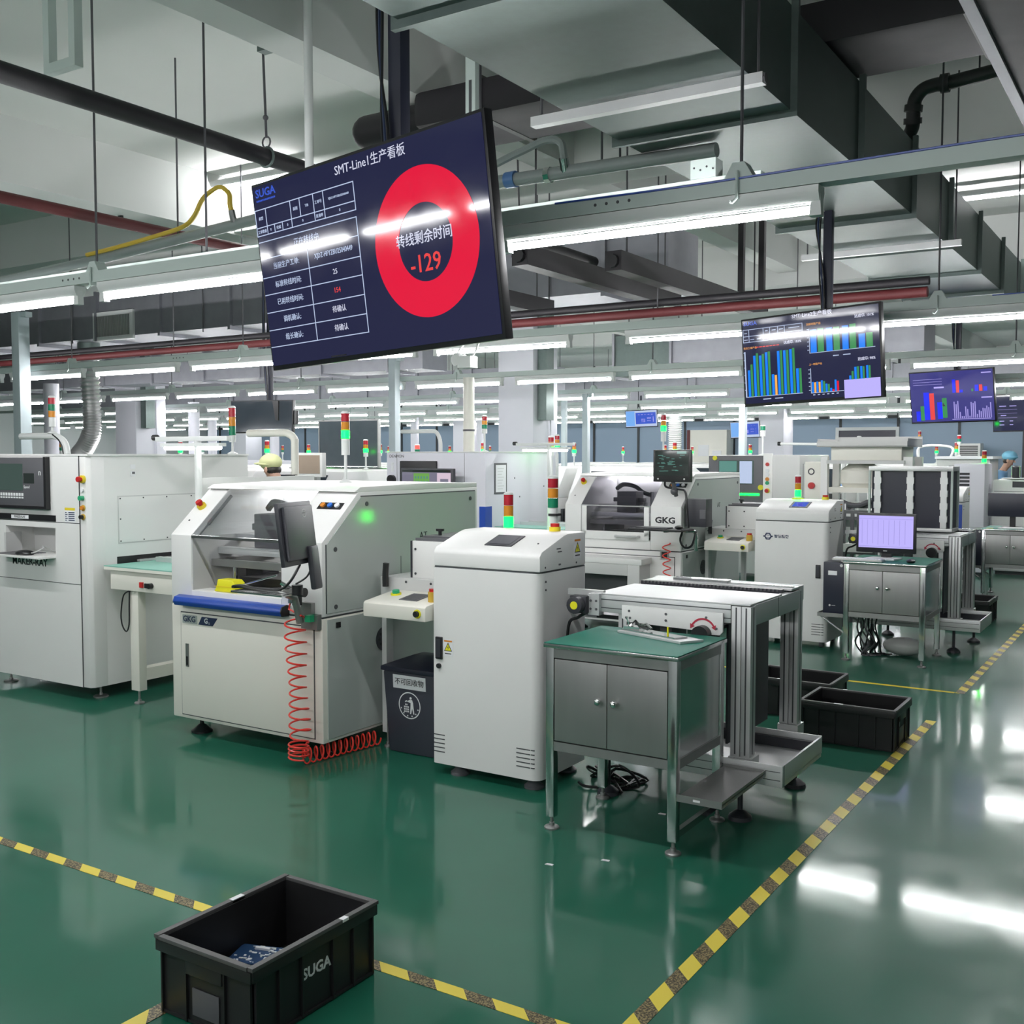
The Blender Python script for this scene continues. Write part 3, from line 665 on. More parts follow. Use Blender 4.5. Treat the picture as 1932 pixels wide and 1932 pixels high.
t = thing('television', 'switched-off black screen hanging over the machines left of centre', 'television', (-8.18, 8, 2.04), local=True, rot=(-.05, 0, .25))
MB().box(-.37, .37, -.02, .03, -.17, .17).build('casing', BLACK, t, bevel=.004); B('display', DARKGLASS, t, (-.36, .36, -.022, -.019, -.16, .16))
CY('side_bracket', BLACK, t, ((.38, .02, -.08), (.38, .02, .06), .03), n=8)
tv_pole('dark pole holding the switched-off screen', -8.12, 8.06, 2.0, .022)
# ------------------------------------------------------------------ shared machine details
def foot(par, x, y, z1, r=.035, m=None):
    pr = [(r, 0.0005), (r, .008), (r*.9, .011), (.013, .015), (.012, .028), (.008, .029), (.008, z1)] if m is None else [(r, .0005), (r, .012), (r*.75, .022), (r*.35, .045), (.012, .05), (.012, z1)]
    o = MB().lathe((x, y, 0), pr, 16).build('levelling_foot', m or STEEL, par)
    return o
def tower(par, x, y, z0, r, lens, pole=.0, seg=.045, body=.05, base=True):
    """lens: list of (name, material) from bottom to top"""
    m = MB(); z = z0
    if base: m.lathe((x, y, z0), [(r*1.5, 0), (r*1.5, .006), (r*.8, .014), (r*.5, .02)], 16)
    if pole: m.cyl((x, y, z0), (x, y, z0+pole), r*.36, 10); z = z0 + pole
    m.cyl((x, y, z), (x, y, z+body), r*.98, 16); z += body
    t = m.build('signal_tower', FIXW, par)
    for nm, mt in lens:
        MB().cyl((x, y, z+.003), (x, y, z+seg), r, 16).build(nm, mt, t); z += seg
    MB().lathe((x, y, z), [(r*1.02, 0), (r*1.02, .008), (r*.6, .016)], 16).build('cap', FIXW, t)
    return t
RAG = [('green_lens', LGRN), ('amber_lens', LAMB), ('red_lens', LRED)]
RAGON = [('green_lens', LGRNON), ('amber_lens', LAMB), ('red_lens', LRED)]
def knobby(par, name, m, c, d, r, h, base=None, n=14):
    c = Vector(c); d = Vector(d).normalized()
    o = MB().cyl(c, c+d*h, r, n).build(name, m, par)
    if base: MB().cyl(c, c+d*(h*.35), r*1.45, n).build('ring', base, o)
    return o
def estop(par, c, d, r=.02):
    c = Vector(c); d = Vector(d).normalized()
    o = MB().cyl(c, c+d*.018, r*1.25, 14).build('emergency_stop', YEL, par)
    MB().cyl(c+d*.018, c+d*.034, r*.6, 12).cyl(c+d*.034, c+d*.048, r, 14, r*.85).build('red_knob', RED, o)
    return o
def warn(par, c, size, rot=FRONT, paper=True):
    """yellow warning triangle on a white sticker"""
    c = Vector(c); t = {FRONT: (Vector((1,0,0)), Vector((0,-1,0))), SIDE: (Vector((0,1,0)), Vector((1,0,0)))}[rot]
    u, n = t; zz = Vector((0,0,1)); s = size
    def flat(name, m, pts, d, par):
        b = MB(); k = len(pts)
        vs = [c+u*px+zz*pz+n*d for px, pz in pts] + [c+u*px+zz*pz for px, pz in pts]
        b._add(vs, [tuple(range(k)), tuple(range(2*k-1, k-1, -1))] + [(i, (i+1) % k, (i+1) % k+k, i+k) for i in range(k)])
        return b.build(name, m, par, smooth=False)
    st = flat('warning_sticker', PAPER if paper else YEL, [(-s*.6, -s*.9), (s*.6, -s*.9), (s*.6, s*.8), (-s*.6, s*.8)], .0008, par)
    flat('black_triangle', PRINTK, [(-s*.5, -s*.4), (s*.5, -s*.4), (0, s*.5)], .0012, st)
    flat('yellow_triangle', YELB, [(-s*.38, -s*.33), (s*.38, -s*.33), (0, s*.34)], .0016, st)
    flat('bolt_mark', PRINTK, [(-.03*s, -.25*s), (.09*s, 0), (.02*s, 0), (.05*s, .2*s), (-.08*s, -.05*s), (0, -.05*s)], .002, st)
    flat('caption', PRINTK, [(-s*.4, -s*.7), (s*.4, -s*.7), (s*.4, -s*.6), (-s*.4, -s*.6)], .0012, st)
    if paper: flat('orange_band', ORANGE, [(-s*.5, s*.55), (s*.5, s*.55), (s*.5, s*.72), (-s*.5, s*.72)], .0012, st)
    return st
def screws(par, pts, d, r=.007, m=SEAM):
    b = MB(); d = Vector(d)
    for p in pts: b.cyl(Vector(p)-d*.001, Vector(p)+d*.003, r, 10)
    return b.build('screws', m, par)

# ------------------------------------------------------------------ large inspection machine (line one)
def inspection_machine(lab, group=None):
    t = thing('inspection_machine', lab, 'machine', (-6.7, 4.42, 0), group)
    m = MB()
    y0, y1 = 4.42, 5.84
    X_ = (-7.30, -7.06, -6.49, -6.22, -6.135); Z_ = (.09, .95, 1.15, 1.64); Y_ = (y0, y0+.05, y0+.22, y1)
    for i in range(4):
        for j in range(3):
            for k in range(3):
                if (i == 3 and k == 0) or (i == 1 and j == 1 and k < 2): continue
                m.box(X_[i], X_[i+1], Y_[k], Y_[k+1], Z_[j], Z_[j+1])
    m.build('body', WHITE, t, weld=True)
    MB().prism([(-6.222, y0+.003), (-6.155, y0+.003), (-6.133, y0+.03), (-6.133, y0+.13), (-6.222, y0+.13)], 'z', .09, 1.642).build('corner_column', WHITE, t, bevel=.006)
    B('top_cover', WHITE, t, (-7.32, -6.12, y0-.005, y1, 1.64, 1.652))
    B('front_seam', SEAM, t, (-7.30, -6.222, y0-.0012, y0+.002, .778, .782), (-7.30, -6.222, y0-.0012, y0+.002, 1.188, 1.192), (-6.224, -6.220, y0-.0012, y0+.005, .09, 1.64))
    sp = B('side_panel', WHITE, t, (-6.136, -6.131, 4.66, 5.32, 1.05, 1.36))
    B('panel_edge', GREYW, sp, (-6.136, -6.1335, 4.652, 4.66, 1.042, 1.368), (-6.136, -6.1335, 4.652, 5.32, 1.042, 1.05), (-6.136, -6.1335, 4.652, 5.32, 1.36, 1.368))
    screws(sp, [(-6.131, y, z) for z in (1.06, 1.35) for y in (4.67, 4.86, 5.06, 5.28)] + [(-6.131, 4.67, 1.21)], (1,0,0), .005)
    B('board_slot', BLACK, t, (-6.137, -6.1325, 4.64, 5.30, .885, .955))
    B('slot_rail', ALU, t, (-6.135, -6.10, 4.80, 5.30, .912, .925))
    warn(t, (-6.131, 5.16, .985), .055, SIDE, paper=False)
    s = B('side_sticker', PAPER, t, (-6.135, -6.1318, 4.76, 4.80, 1.55, 1.58), (-6.135, -6.1318, 4.762, 4.80, 1.50, 1.535))
    B('sticker_print', DGREY, s, (-6.132, -6.1312, 4.772, 4.795, 1.515, 1.53))
    # built-in screen
    d = B('display_panel', DGREY, t, (-7.22, -6.545, y0-.03, y0, 1.285, 1.628), bevel=.006)
    B('screen', STEAL, d, (-7.20, -6.80, y0-.0312, y0-.029, 1.40, 1.585))
    B('side_window', SDARK, d, (-6.79, -6.67, y0-.0312, y0-.029, 1.45, 1.52))
    b = MB()
    for i in range(13): b.box(-7.19+i*.031, -7.168+i*.031, y0-.0316, y0-.0295, 1.345, 1.355).box(-7.19+i*.031, -7.168+i*.031, y0-.0316, y0-.0295, 1.362, 1.382)
    b.build('key_print', PRINT, d)
    T('label_text', 'Speed', PRINT, d, (-6.79, y0-.031, 1.425), .028)
    B('bezel_edge', BLACK, d, (-6.56, -6.535, y0-.034, y0, 1.28, 1.632), (-7.22, -6.535, y0-.034, y0, 1.275, 1.295))
    T('mark_text', 'n', PRINT, d, (-6.62, y0-.031, 1.525), .06)
    kb = B('dark_bar', BLACK, t, (-7.13, -6.48, y0-.006, y0, 1.195, 1.236))
    B('name_plate', PAPER, kb, (-6.98, -6.78, y0-.0075, y0-.005, 1.203, 1.228)); T('plate_text', 'MAKER-RAY', PRINTK, kb, (-6.88, y0-.0078, 1.2155), .024, FRONT, 'CENTER')
    tr = B('keyboard_tray', WHITE, t, (-7.06, -6.49, y0-.13, y0+.22, .945, .96), bevel=.003)
    B('arm', GREYW, tr, (-7.05, -7.03, y0-.02, y0+.1, .96, 1.10), (-6.52, -6.50, y0+.02, y0+.12, .96, 1.06))
    B('tray_mat', DGREY, tr, (-7.04, -6.75, y0-.11, y0+.1, .960, .964))
    T('brand_text', 'MAKER-RAY', PRINTK, t, (-6.99, y0-.0012, .905), .075, bold=.001)
    # buttons on the corner
    cx, cy = -6.187, y0+.003
    estop(t, (cx+.01, cy, 1.485), (0,-1,0), .021)
    knobby(t, 'white_button', PAPER, (cx, cy, 1.415), (0,-1,0), .015, .012)
    knobby(t, 'green_button', GREENB, (cx, cy, 1.36), (0,-1,0), .016, .03)
    knobby(t, 'amber_button', ORANGE, (cx+.004, cy, 1.295), (0,-1,0), .014, .02, GOLD)
    knobby(t, 'selector_switch', BLACK, (cx+.003, cy, 1.235), (0,-1,0), .014, .03, GOLD)
    st = B('notice_sticker', PAPER, t, (-6.385, -6.265, y0-.0012, y0, 1.195, 1.275))
    B('yellow_band', YEL, st, (-6.38, -6.27, y0-.0018, y0-.001, 1.275, 1.292))
    b = MB()
    for i in range(5): b.box(-6.375, -6.36+.01*(i % 2), y0-.0018, y0-.001, 1.205+.013*i, 1.211+.013*i).box(-6.34, -6.275, y0-.0018, y0-.001, 1.205+.013*i, 1.212+.013*i)
    b.build('sticker_print', NAVY, st)
    for x, y in ((-7.2, y0+.1), (-6.23, y0+.14), (-6.23, y1-.1)): foot(t, x, y, .10, .05)
    screws(t, [(-6.133, 4.82, .13), (-6.133, 5.2, .14)], (1,0,0), .006)
    # signal tower on a bent arm, second tower behind
    a = TB('tower_arm', FIXW, t, [(-7.75, 5.0, 1.79), (-7.42, 5.0, 1.79), (-7.32, 5.0, 1.788), (-7.24, 5.0, 1.765), (-7.19, 5.0, 1.72), (-7.17, 5.0, 1.65)], .025, 10)
    TB('tower_cable', BLACK, a, [(-7.32, 4.98, 1.80), (-7.24, 4.975, 1.76), (-7.20, 4.975, 1.71), (-7.19, 4.98, 1.65)], .006)
    tower(t, -7.35, 5.0, 1.81, .026, [('amber_lens', LAMB), ('green_lens', LGRN), ('red_lens', LRED)], pole=.05, seg=.05, body=.07)
    tower(t, -6.17, 5.72, 1.652, .026, RAG, pole=.09, seg=.07, body=.05)
    return t
aoi = inspection_machine('large white inspection machine with grey control screen at left edge')
t = thing('mouse', 'black computer mouse on the tray of the left machine', 'mouse', (-6.75, 4.4, .965))
MB().ball((-6.75, 4.36, .972), .085, .05, .022, 14, 8).build('mouse_body', BLACK, t)
TB('cable', GREYW, t, [(-6.68, 4.36, .975), (-6.62, 4.35, .985), (-6.60, 4.40, 1.01), (-6.63, 4.42, 1.02), (-6.64, 4.50, .98), (-6.56, 4.6, .966)], .004)
t = thing('flexible_duct', 'silver corrugated flexible hose dropping from the louvred duct behind the post', 'duct', (-12.0, 8.8, 1.4))
path = spline([(-12.55, 8.8, 1.45), (-12.42, 8.8, 1.60), (-12.22, 8.8, 1.76), (-12.10, 8.8, 1.95), (-12.09, 8.8, 2.2), (-12.11, 8.8, 2.6), (-12.12, 8.8, 3.085)], 30)
MB().tube(path, [.112 + (0, .012, 0, -.012)[i % 4] for i in range(len(path))], 18).build('corrugated_hose', DUCTFLEX, t)
MB().lathe((-12.12, 8.8, 3.0), [(.14, 0), (.14, .088)], 18).build('collar', GALV, t)

# ------------------------------------------------------------------ cream conveyor beside it
def conveyor(lab, lamp=True):
    t = thing('conveyor', lab, 'conveyor', (-5.6, 4.5, 0))
    B('body', CREAM, t, (-6.05, -5.10, 4.52, 5.05, .755, .885), bevel=.004)
    B('lip', CREAM, t, (-6.09, -5.10, 4.50, 5.08, .885, .905))
    B('work_surface', GREENBELT, t, (-6.09, -5.10, 4.50, 5.08, .905, .912))
    B('rail', ALU, t, (-6.0, -5.10, 4.85, 4.89, .912, .945), (-6.0, -5.10, 5.02, 5.06, .912, .945))
    B('belt_guide', SEAM, t, (-6.0, -5.10, 4.89, 5.02, .912, .93))
    B('red_switch', RED, t, (-5.745, -5.715, 4.508, 4.525, .785, .82)); B('black_switch', BLACK, t, (-5.695, -5.665, 4.508, 4.525, .785, .815))
    knobby(t, 'speed_knob', BLACK, (-5.635, 4.522, .802), (0,-1,0), .018, .03)
    B('print', DGREY, t, (-5.42, -5.33, 4.5185, 4.5205, .783, .787))
    for x in (-5.84, -5.17):
        for y in (4.54, 4.98):
            l = B('leg', CREAM, t, (x-.042, x+.042, y, y+.06, .09, .755), bevel=.004); foot(l, x, y+.03, .10, .034)
    B('cross_brace', CREAM, t, (-5.88, -5.80, 4.6, 4.98, .155, .235), (-5.80, -5.21, 4.98, 5.03, .155, .235))
    TB('cable', BLACK, t, [(-5.86, 4.53, .755), (-5.93, 4.53, .72), (-5.96, 4.53, .60), (-5.95, 4.53, .52), (-5.91, 4.53, .48), (-5.88, 4.53, .53), (-5.875, 4.53, .65), (-5.87, 4.53, .755)], .005)
    return t
cv1 = conveyor('cream conveyor table with mint green top between the two front machines')
def lamp_frame(lab):
    t = thing('lamp_stand', lab, 'lamp', (-5.4, 4.75, .91))
    CY('post', FIXW, t, ((-5.41, 4.72, .912), (-5.41, 4.72, 1.74), .022), n=12)
    B('lamp_arm', FIXW, t, (-5.80, -5.12, 4.70, 4.74, 1.735, 1.765), bevel=.003)
    MB().cyl((-5.80, 4.72, 1.76), (-5.84, 4.72, 1.76), .02, 10).build('end_knob', BLACK, t)
    l = B('lamp_housing', FIXW, t, (-5.74, -5.18, 4.69, 4.75, 1.70, 1.722))
    MB().cyl((-5.72, 4.72, 1.692), (-5.20, 4.72, 1.692), .014, 10).build('task_tube', TASK, l)
    return t
ls1 = lamp_frame('white post with lit work lamp over the cream conveyor')
t = thing('pipe_frame', 'white steel frame rail with a thick bent post behind the front printer', 'frame', (-5.5, 5.8, 0))
TB('bent_post', CREAM, t, [(-5.62, 5.82, .01), (-5.62, 5.82, 1.6), (-5.62, 5.82, 1.74), (-5.64, 5.82, 1.78), (-5.68, 5.82, 1.80), (-5.74, 5.82, 1.81), (-6.10, 5.82, 1.81)], .028, 12)
B('rail', WHITE, t, (-5.45, -5.42, 4.75, 5.80, 1.455, 1.495), (-5.62, -5.42, 5.78, 5.81, 1.455, 1.495))
B('clamp', BLACK, t, (-5.66, -5.58, 5.76, 5.80, 1.45, 1.50))

# ------------------------------------------------------------------ solder paste printer
def printer(lab, opened=True):
    x0, x1, y0, y1 = -5.06, -3.87, 4.20, 5.66
    low = WHITE if not opened else CREAM
    t = thing('paste_printer', lab, 'machine', (-4.46, 4.2, 0))
    B('lower_cabinet', low, t, (x0, x1, y0, y1, .10, .775), bevel=.008)
    B('seam', SEAM, t, (x0+.004, x1-.003, y0+.004, y1-.004, .774, .782))
    dr = B('door', low, t, (x0+.085, x1-.062, y0-.006, y0+.002, .125, .725), bevel=.002)
    B('door_gap', SEAM, dr, (x0+.079, x1-.056, y0-.0012, y0+.002, .119, .125), (x0+.079, x1-.056, y0-.0012, y0+.002, .725, .731), (x0+.079, x0+.085, y0-.0012, y0+.002, .119, .731), (x1-.062, x1-.056, y0-.0012, y0+.002, .119, .731))
    hd = B('handle', STEEL, dr, (x0+.125, x0+.150, y0-.010, y0-.005, .41, .545)); B('latch', BLACK, hd, (x0+.130, x0+.145, y0-.0112, y0-.009, .42, .47))
    prof = [(y0, .782), (y0, 1.18), (y0+.30, 1.442), (y1, 1.442), (y1, .782)]
    MB().prism(prof, 'x', x0, x0+.175).build('shoulder', WHITE, t, bevel=.010)
    rs = MB().prism(prof, 'x', x1-.30, x1).build('shoulder', WHITE, t, bevel=.010)
    MB().box(x0+.175, x1-.30, 4.95, y1, .782, 1.442).build('rear_housing', GREYW, t)
    MB().prism([(y0+.27, 1.443), (y0+.32, 1.468), (y0+.95, 1.478), (y1, 1.468), (y1, 1.442), (y0+.3, 1.44)], 'x', x0+.01, x1-.004).build('top_cover', WHITE, t, bevel=.004)
    # side panel
    sp = MB().prism([(y0+.035, .80), (y0+.035, 1.17), (y0+.315, 1.415), (y1-.03, 1.415), (y1-.03, .80)], 'x', x1, x1+.006).build('side_panel', SAGE, t)
    B('lower_panel', SAGE, t, (x1, x1+.006, y0+.035, y1-.03, .12, .765))
    B('panel_groove', SEAM, sp, (x1-.0005, x1+.002, y0+.028, y0+.035, .80, 1.17), (x1-.0005, x1+.002, y0+.315, y1-.03, 1.415, 1.421), (x1+.005, x1+.0068, 4.86, 4.864, .83, 1.06))
    screws(sp, [(x1+.006, y, z) for y, z in ((4.30, .83), (4.30, 1.14), (4.56, 1.375), (5.57, 1.37))], (1,0,0), .013)
    B('lock', BLACK, t, (x1+.005, x1+.010, 4.30, 4.335, .715, .745))
    fan = CY('vent', CHAR, t, ((x1+.004, 4.70, .60), (x1+.010, 4.70, .60), .068), n=24)
    b = MB()
    for k in range(8):
        a = 2*PI*k/8; b.cyl((x1+.0095, 4.70+.04*math.cos(a), .60+.04*math.sin(a)), (x1+.0115, 4.70+.04*math.cos(a), .60+.04*math.sin(a)), .009, 8)
    b.build('vent_holes', BLACK, fan)
    T('panel_text', 'AT', CHAR, t, (x1+.007, 5.04, 1.165), .06, SIDE)
    # three buttons on the right slope
    sl = Vector((0, .30, .262)).normalized(); nrm = Vector((0, -.262, .30)).normalized()
    def slope(s, x): p = Vector((x, y0, 1.18)) + sl*s; return p
    bp = MB(); c = slope(.28, x1-.125)
    vs = []
    for dx_, ds in ((-.085, -.025), (.085, -.025), (.085, .025), (-.085, .025)): vs.append(c + Vector((dx_, 0, 0)) + sl*ds)
    bp._add([v + nrm*.004 for v in vs] + [v - nrm*.002 for v in vs], [(0,1,2,3), (7,6,5,4), (0,4,5,1), (1,5,6,2), (2,6,7,3), (3,7,4,0)])
    pl = bp.build('button_plate', BLACK, t)
    for i, (nm, mt) in enumerate((('orange_button', ORANGE), ('blue_button', LBLUE), ('white_button', PAPER))):
        p = c + Vector(((i-1)*.052, 0, 0)); MB().cyl(p+nrm*.003, p+nrm*.014, .016, 14).build(nm, mt, pl)
    estop(t, slope(.235, x0+.075) if opened else slope(.3, x0+.085), nrm, .022)
    screws(t, [slope(.12, x0+.06)], nrm, .006)
    # sill, opening, interior
    B('sill', WHITE, t, (x0+.175, x1-.30, y0, y0+.14, .782, .862), bevel=.004)
    B('chamber', GREYW, t, (x0+.175, x1-.30, y0+.14, 4.95, .782, .80), (x0+.1755, x0+.178, y0+.01, 4.95, .80, 1.17), (x1-.303, x1-.3005, y0+.01, 4.95, .80, 1.17), (x0+.178, x1-.303, 4.945, 4.9495, .80, 1.44))
    gr = B('gantry', ALU, t, (x0+.18, x1-.305, y0+.20, y0+.27, 1.06, 1.10), (x0+.18, x1-.305, y0+.34, y0+.40, 1.13, 1.17), (x0+.25, x1-.36, y0+.50, y0+.58, 1.02, 1.06), bevel=.003)
    B('stencil_frame', STEEL, gr, (x0+.20, x1-.31, y0+.13, y0+.165, .995, 1.035), (x0+.20, x0+.24, y0+.13, y0+.6, .995, 1.035), (x1-.35, x1-.31, y0+.13, y0+.6, .995, 1.035))
    B('squeegee_head', DGREY, gr, (x0+.42, x0+.62, y0+.26, y0+.42, 1.10, 1.30), (x0+.36, x0+.68, y0+.30, y0+.36, 1.20, 1.24), bevel=.006)
    B('camera_block', DGREY, gr, (x0+.24, x0+.38, y0+.36, y0+.5, .86, .99), (x0+.60, x0+.86, y0+.38, y0+.52, .84, .97), bevel=.006)
    CY('cylinder', CHROME, gr, ((x0+.30, y0+.22, 1.02), (x0+.30, y0+.22, .90), .014), ((x0+.78, y0+.3, 1.08), (x0+.78, y0+.3, 1.3), .03), ((x0+.7, y0+.30, 1.08), (x0+.7, y0+.30, 1.2), .02))
    B('lift_table', BLACK, gr, (x0+.24, x1-.36, y0+.2, y0+.6, .80, .88), (x0+.34, x1-.42, y0+.22, y0+.5, .88, .93))
    TB('cable_chain', CHAR, gr, [(x0+.3, y0+.5, 1.32), (x0+.4, y0+.45, 1.36), (x0+.52, y0+.45, 1.34), (x0+.6, y0+.48, 1.28), (x0+.75, y0+.5, 1.24)], .022, 6)
    hg = MB().prism([(y0+.006, 1.172), (y0+.012, 1.186), (y0+.30, 1.436), (y0+.306, 1.430), (y0+.016, 1.176)], 'x', x0+.177, x1-.302).build('hood_window', HOODGLASS if opened else SMOKEGLASS, t)
    B('hood_edge', STEELP, hg, (x0+.177, x1-.302, y0+.002, y0+.016, 1.166, 1.180))
    MB().cyl((x0+.20, 4.90, 1.425), (x1-.33, 4.90, 1.425), .012, 8).build('chamber_fill_light', TASK, t)  # fill lamp added inside to brighten the dark chamber
    if opened:
        CY('gas_strut', DGREY, t, ((x0+.19, y0+.30, 1.40), (x0+.19, y0+.12, 1.24), .010), ((x0+.19, y0+.12, 1.24), (x0+.19, y0+.04, 1.17), .005))
        MB().prism([(y0-.055, .775), (y0-.065, .80), (y0-.055, .825), (y0-.02, .835), (y0, .83), (y0, .775)], 'x', x0+.085, x1-.245).build('front_bumper', BLUE, t, bevel=.006)
        MB().prism([(y0-.056, .774), (y0-.066, .80), (y0-.056, .826), (y0-.02, .836), (y0, .831), (y0, .774)], 'x', x1-.245, x1-.238).build('bumper_cap', BLACK, t)
        pk = B('logo_plate', BLUEL, dr, (x0+.10, x0+.225, y0-.0075, y0-.0055, .665, .715))
        pk.data.materials[0] = SAGE
        T('logo_text', 'GKG', NAVY, dr, (x0+.105, y0-.008, .69), .048, sx=1.05, bold=.0012)
        MB().prism([(x0+.235, .665), (x0+.265, .713), (x0+.395, .713), (x0+.355, .665)], 'y', y0-.0078, y0-.0055).build('model_plate', NAVY, dr)
        T('model_text', 'G', PRINT, dr, (x0+.285, y0-.0082, .69), .042, bold=.001); T('model_text', '5', PRINT, dr, (x0+.322, y0-.0082, .678), .018)
    else:
        fd = MB()
        fd.box(x0+.19, x0+.24, y0-.012, y0, .90, 1.17).box(x1-.36, x1-.31, y0-.012, y0, .90, 1.17).box(x0+.19, x1-.31, y0-.012, y0, .862, .94)
        fdo = fd.build('front_cover', WHITE, t, bevel=.004)
        B('window_pane', SMOKEGLASS, fdo, (x0+.24, x1-.36, y0-.010, y0-.004, .94, 1.17))
        MB().tube([(x0+.55, y0-.012, .90), (x0+.555, y0-.05, .90), (x0+.78, y0-.05, .90), (x0+.785, y0-.012, .90)], .011, 8).build('handle', ALU, fdo)
        B('lower_shelf', WHITE, t, (x0-.05, x1-.28, y0-.22, y0, .66, .715), bevel=.01)
        B('shelf_frame', GREYW, t, (x0-.05, x1-.42, y0-.22, y0-.18, .56, .66), (x1-.42, x1-.30, y0-.22, y0, .10, .66), bevel=.004)
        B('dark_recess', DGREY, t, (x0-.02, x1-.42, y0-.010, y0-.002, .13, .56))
        T('logo_text', 'GKG', PRINTK, t, (x1-.255, y0-.001, 1.055), .075, sx=1.25, bold=.0025)
        sk = B('socket_plate', STEEL, t, (x1-.20, x1-.115, y0-.006, y0+.01, .70, .79)); B('socket_hole', BLACK, sk, (x1-.185, x1-.13, y0-.008, y0-.005, .715, .775))
        B('small_door', WHITE, t, (x1-.27, x1-.11, y0-.006, y0, .14, .56), bevel=.002)
        warn(t, (x1-.36, y0-.221, .30), .045)
    for x, y in ((x0+.13, y0+.10), (x1-.10, y0+.10), (x0+.13, y1-.1), (x1-.10, y1-.1)): foot(t, x, y, .11, .062, BLACK)
    tower(t, -4.42, 5.02, 1.475, .026, RAGON, pole=.17 if opened else .30, seg=.052, body=.10)
    return t
pr1 = printer('white printing machine with open hood and blue bumper, nearest front machine')
# air gun with coiled red hose
t = thing('air_hose', 'red coiled air hose hanging down the front of the nearest printing machine', 'hose', (-4.0, 4.1, 0))
p = [(-4.02, 4.12, .87), (-4.015, 4.10, .83)]
for i in range(16*11 + 1):
    a = 2*PI*i/16; f = i/(16*11); rr = .050 + .006*math.sin(i*.05)
    pitch = .80 - .66*(f**.92)
    p.append((-3.98 + .035*f + rr*math.cos(a), 4.105 + rr*math.sin(a), pitch))
for i in range(16*4):
    a = 2*PI*i/16; p.append((-3.945 + .055*math.cos(a), 4.09 + .05*math.sin(a), .13 - .0014*i))
MB().tube(p, .0052, 6).build('vertical_coil', REDHOSE, t)
p = []
for i in range(16*13 + 1):
    a = 2*PI*i/16; f = i/(16*13)
    p.append((-3.93 + .08*f + .02*math.cos(a), 4.10 + .53*f, .046 + .040*math.sin(a)))
MB().tube(p, .0050, 6).build('floor_coil', REDHOSE, t)
g = MB().cyl((-4.02, 4.12, .86), (-4.02, 4.12, .94), .014, 10).cyl((-4.02, 4.12, .94), (-4.06, 4.09, .97), .012, 10).build('air_gun', CHROME, t)
MB().box(-3.995, -3.955, 4.10, 4.14, .85, .95).build('grip', BLACK, g, bevel=.006)
B('hose_clip', GREENB, t, (-3.93, -3.895, 4.13, 4.20, .765, .80)); B('hose_bracket', STEEL, t, (-3.915, -3.875, 4.165, 4.199, .72, .80))
# monitor on its arm in front of the printer
t = thing('monitor', 'black monitor seen from behind, on an arm before the nearest printing machine', 'monitor', (-3.72, 3.84, 1.26), local=True, rot=(0, 0, 0))
mo = Matrix.Rotation(math.radians(106.9), 4, 'Z') @ Matrix.Rotation(math.radians(-7), 4, 'X')
def mloc(o): o.data.transform(mo); return o
cs = mloc(MB().box(-.172, .172, -.022, .0, -.155, .155).build('casing', CHAR, t, bevel=.006))
bk = MB().box(-.150, .150, -.042, -.022, -.13, .135).build('back_cover', CHAR, t, bevel=.012); mloc(bk)
mloc(B('display', DARKGLASS, t, (-.16, .16, .0, .0015, -.143, .143)))
rg = MB(); rg.ringy((.05, .095), .018, .021, -.0428, -.0415, 28); mloc(rg.build('logo_ring', GREYW, t))
lo = T('logo_text', 'DELL', GREYW, t, (.05, -.0425, .095), .013, FRONT, 'CENTER'); mloc(lo)
sd = MB().box(.045, .125, -.062, -.030, -.29, -.07).build('stand_column', CHAR, t, bevel=.012); mloc(sd)
ar = MB().tube([(-.04, .05, -.29), (-.16, .10, -.315), (-.22, .18, -.34), (-.235, .24, -.36), (-.235, .26, -.42), (-.235, .28, -.5)], .020, 10)
ar.box(-.275, -.20, .33, .358, -.54, -.40).build('support_arm', STEEL, t)
CY('joint', BLACK, t, ((-.02, .04, -.31), (-.02, .04, -.26), .028), ((-.20, .24, -.33), (-.16, .24, -.33), .025), n=14)
MB().box(-.42, -.06, -.03, .08, -.318, -.306).build('keyboard_tray', STEELP, t, bevel=.004)
TB('cable', BLACK, t, [(-.02, .06, -.16), (-.03, .0, -.24), (-.10, -.01, -.285), (-.26, .0, -.29), (-.40, .02, -.285), (-.48, .04, -.30), (-.42, .06, -.30), (-.22, .05, -.295), (-.08, .06, -.28)], .007)
TB('cable', BLACK, t, [(.01, .12, -.16), (.0, .09, -.22), (-.05, .06, -.26)], .005)
# yellow handled scraper on the sill
t = thing('scraper', 'yellow block handled scraper lying on the sill under the clear hood', 'tool', (-4.65, 4.25, .87))
MB().prism([(-4.72, .864), (-4.535, .864), (-4.55, .915), (-4.575, .935), (-4.69, .935), (-4.70, .895)], 'y', 4.22, 4.30).build('handle_block', YELB, t, bevel=.006)
MB().box(-4.71, -4.545, 4.2185, 4.222, .892, .897).build('groove', YEL, t)
CY('rod', CHROME, t, ((-4.54, 4.25, .905), (-4.20, 4.20, .99), .005), n=8)

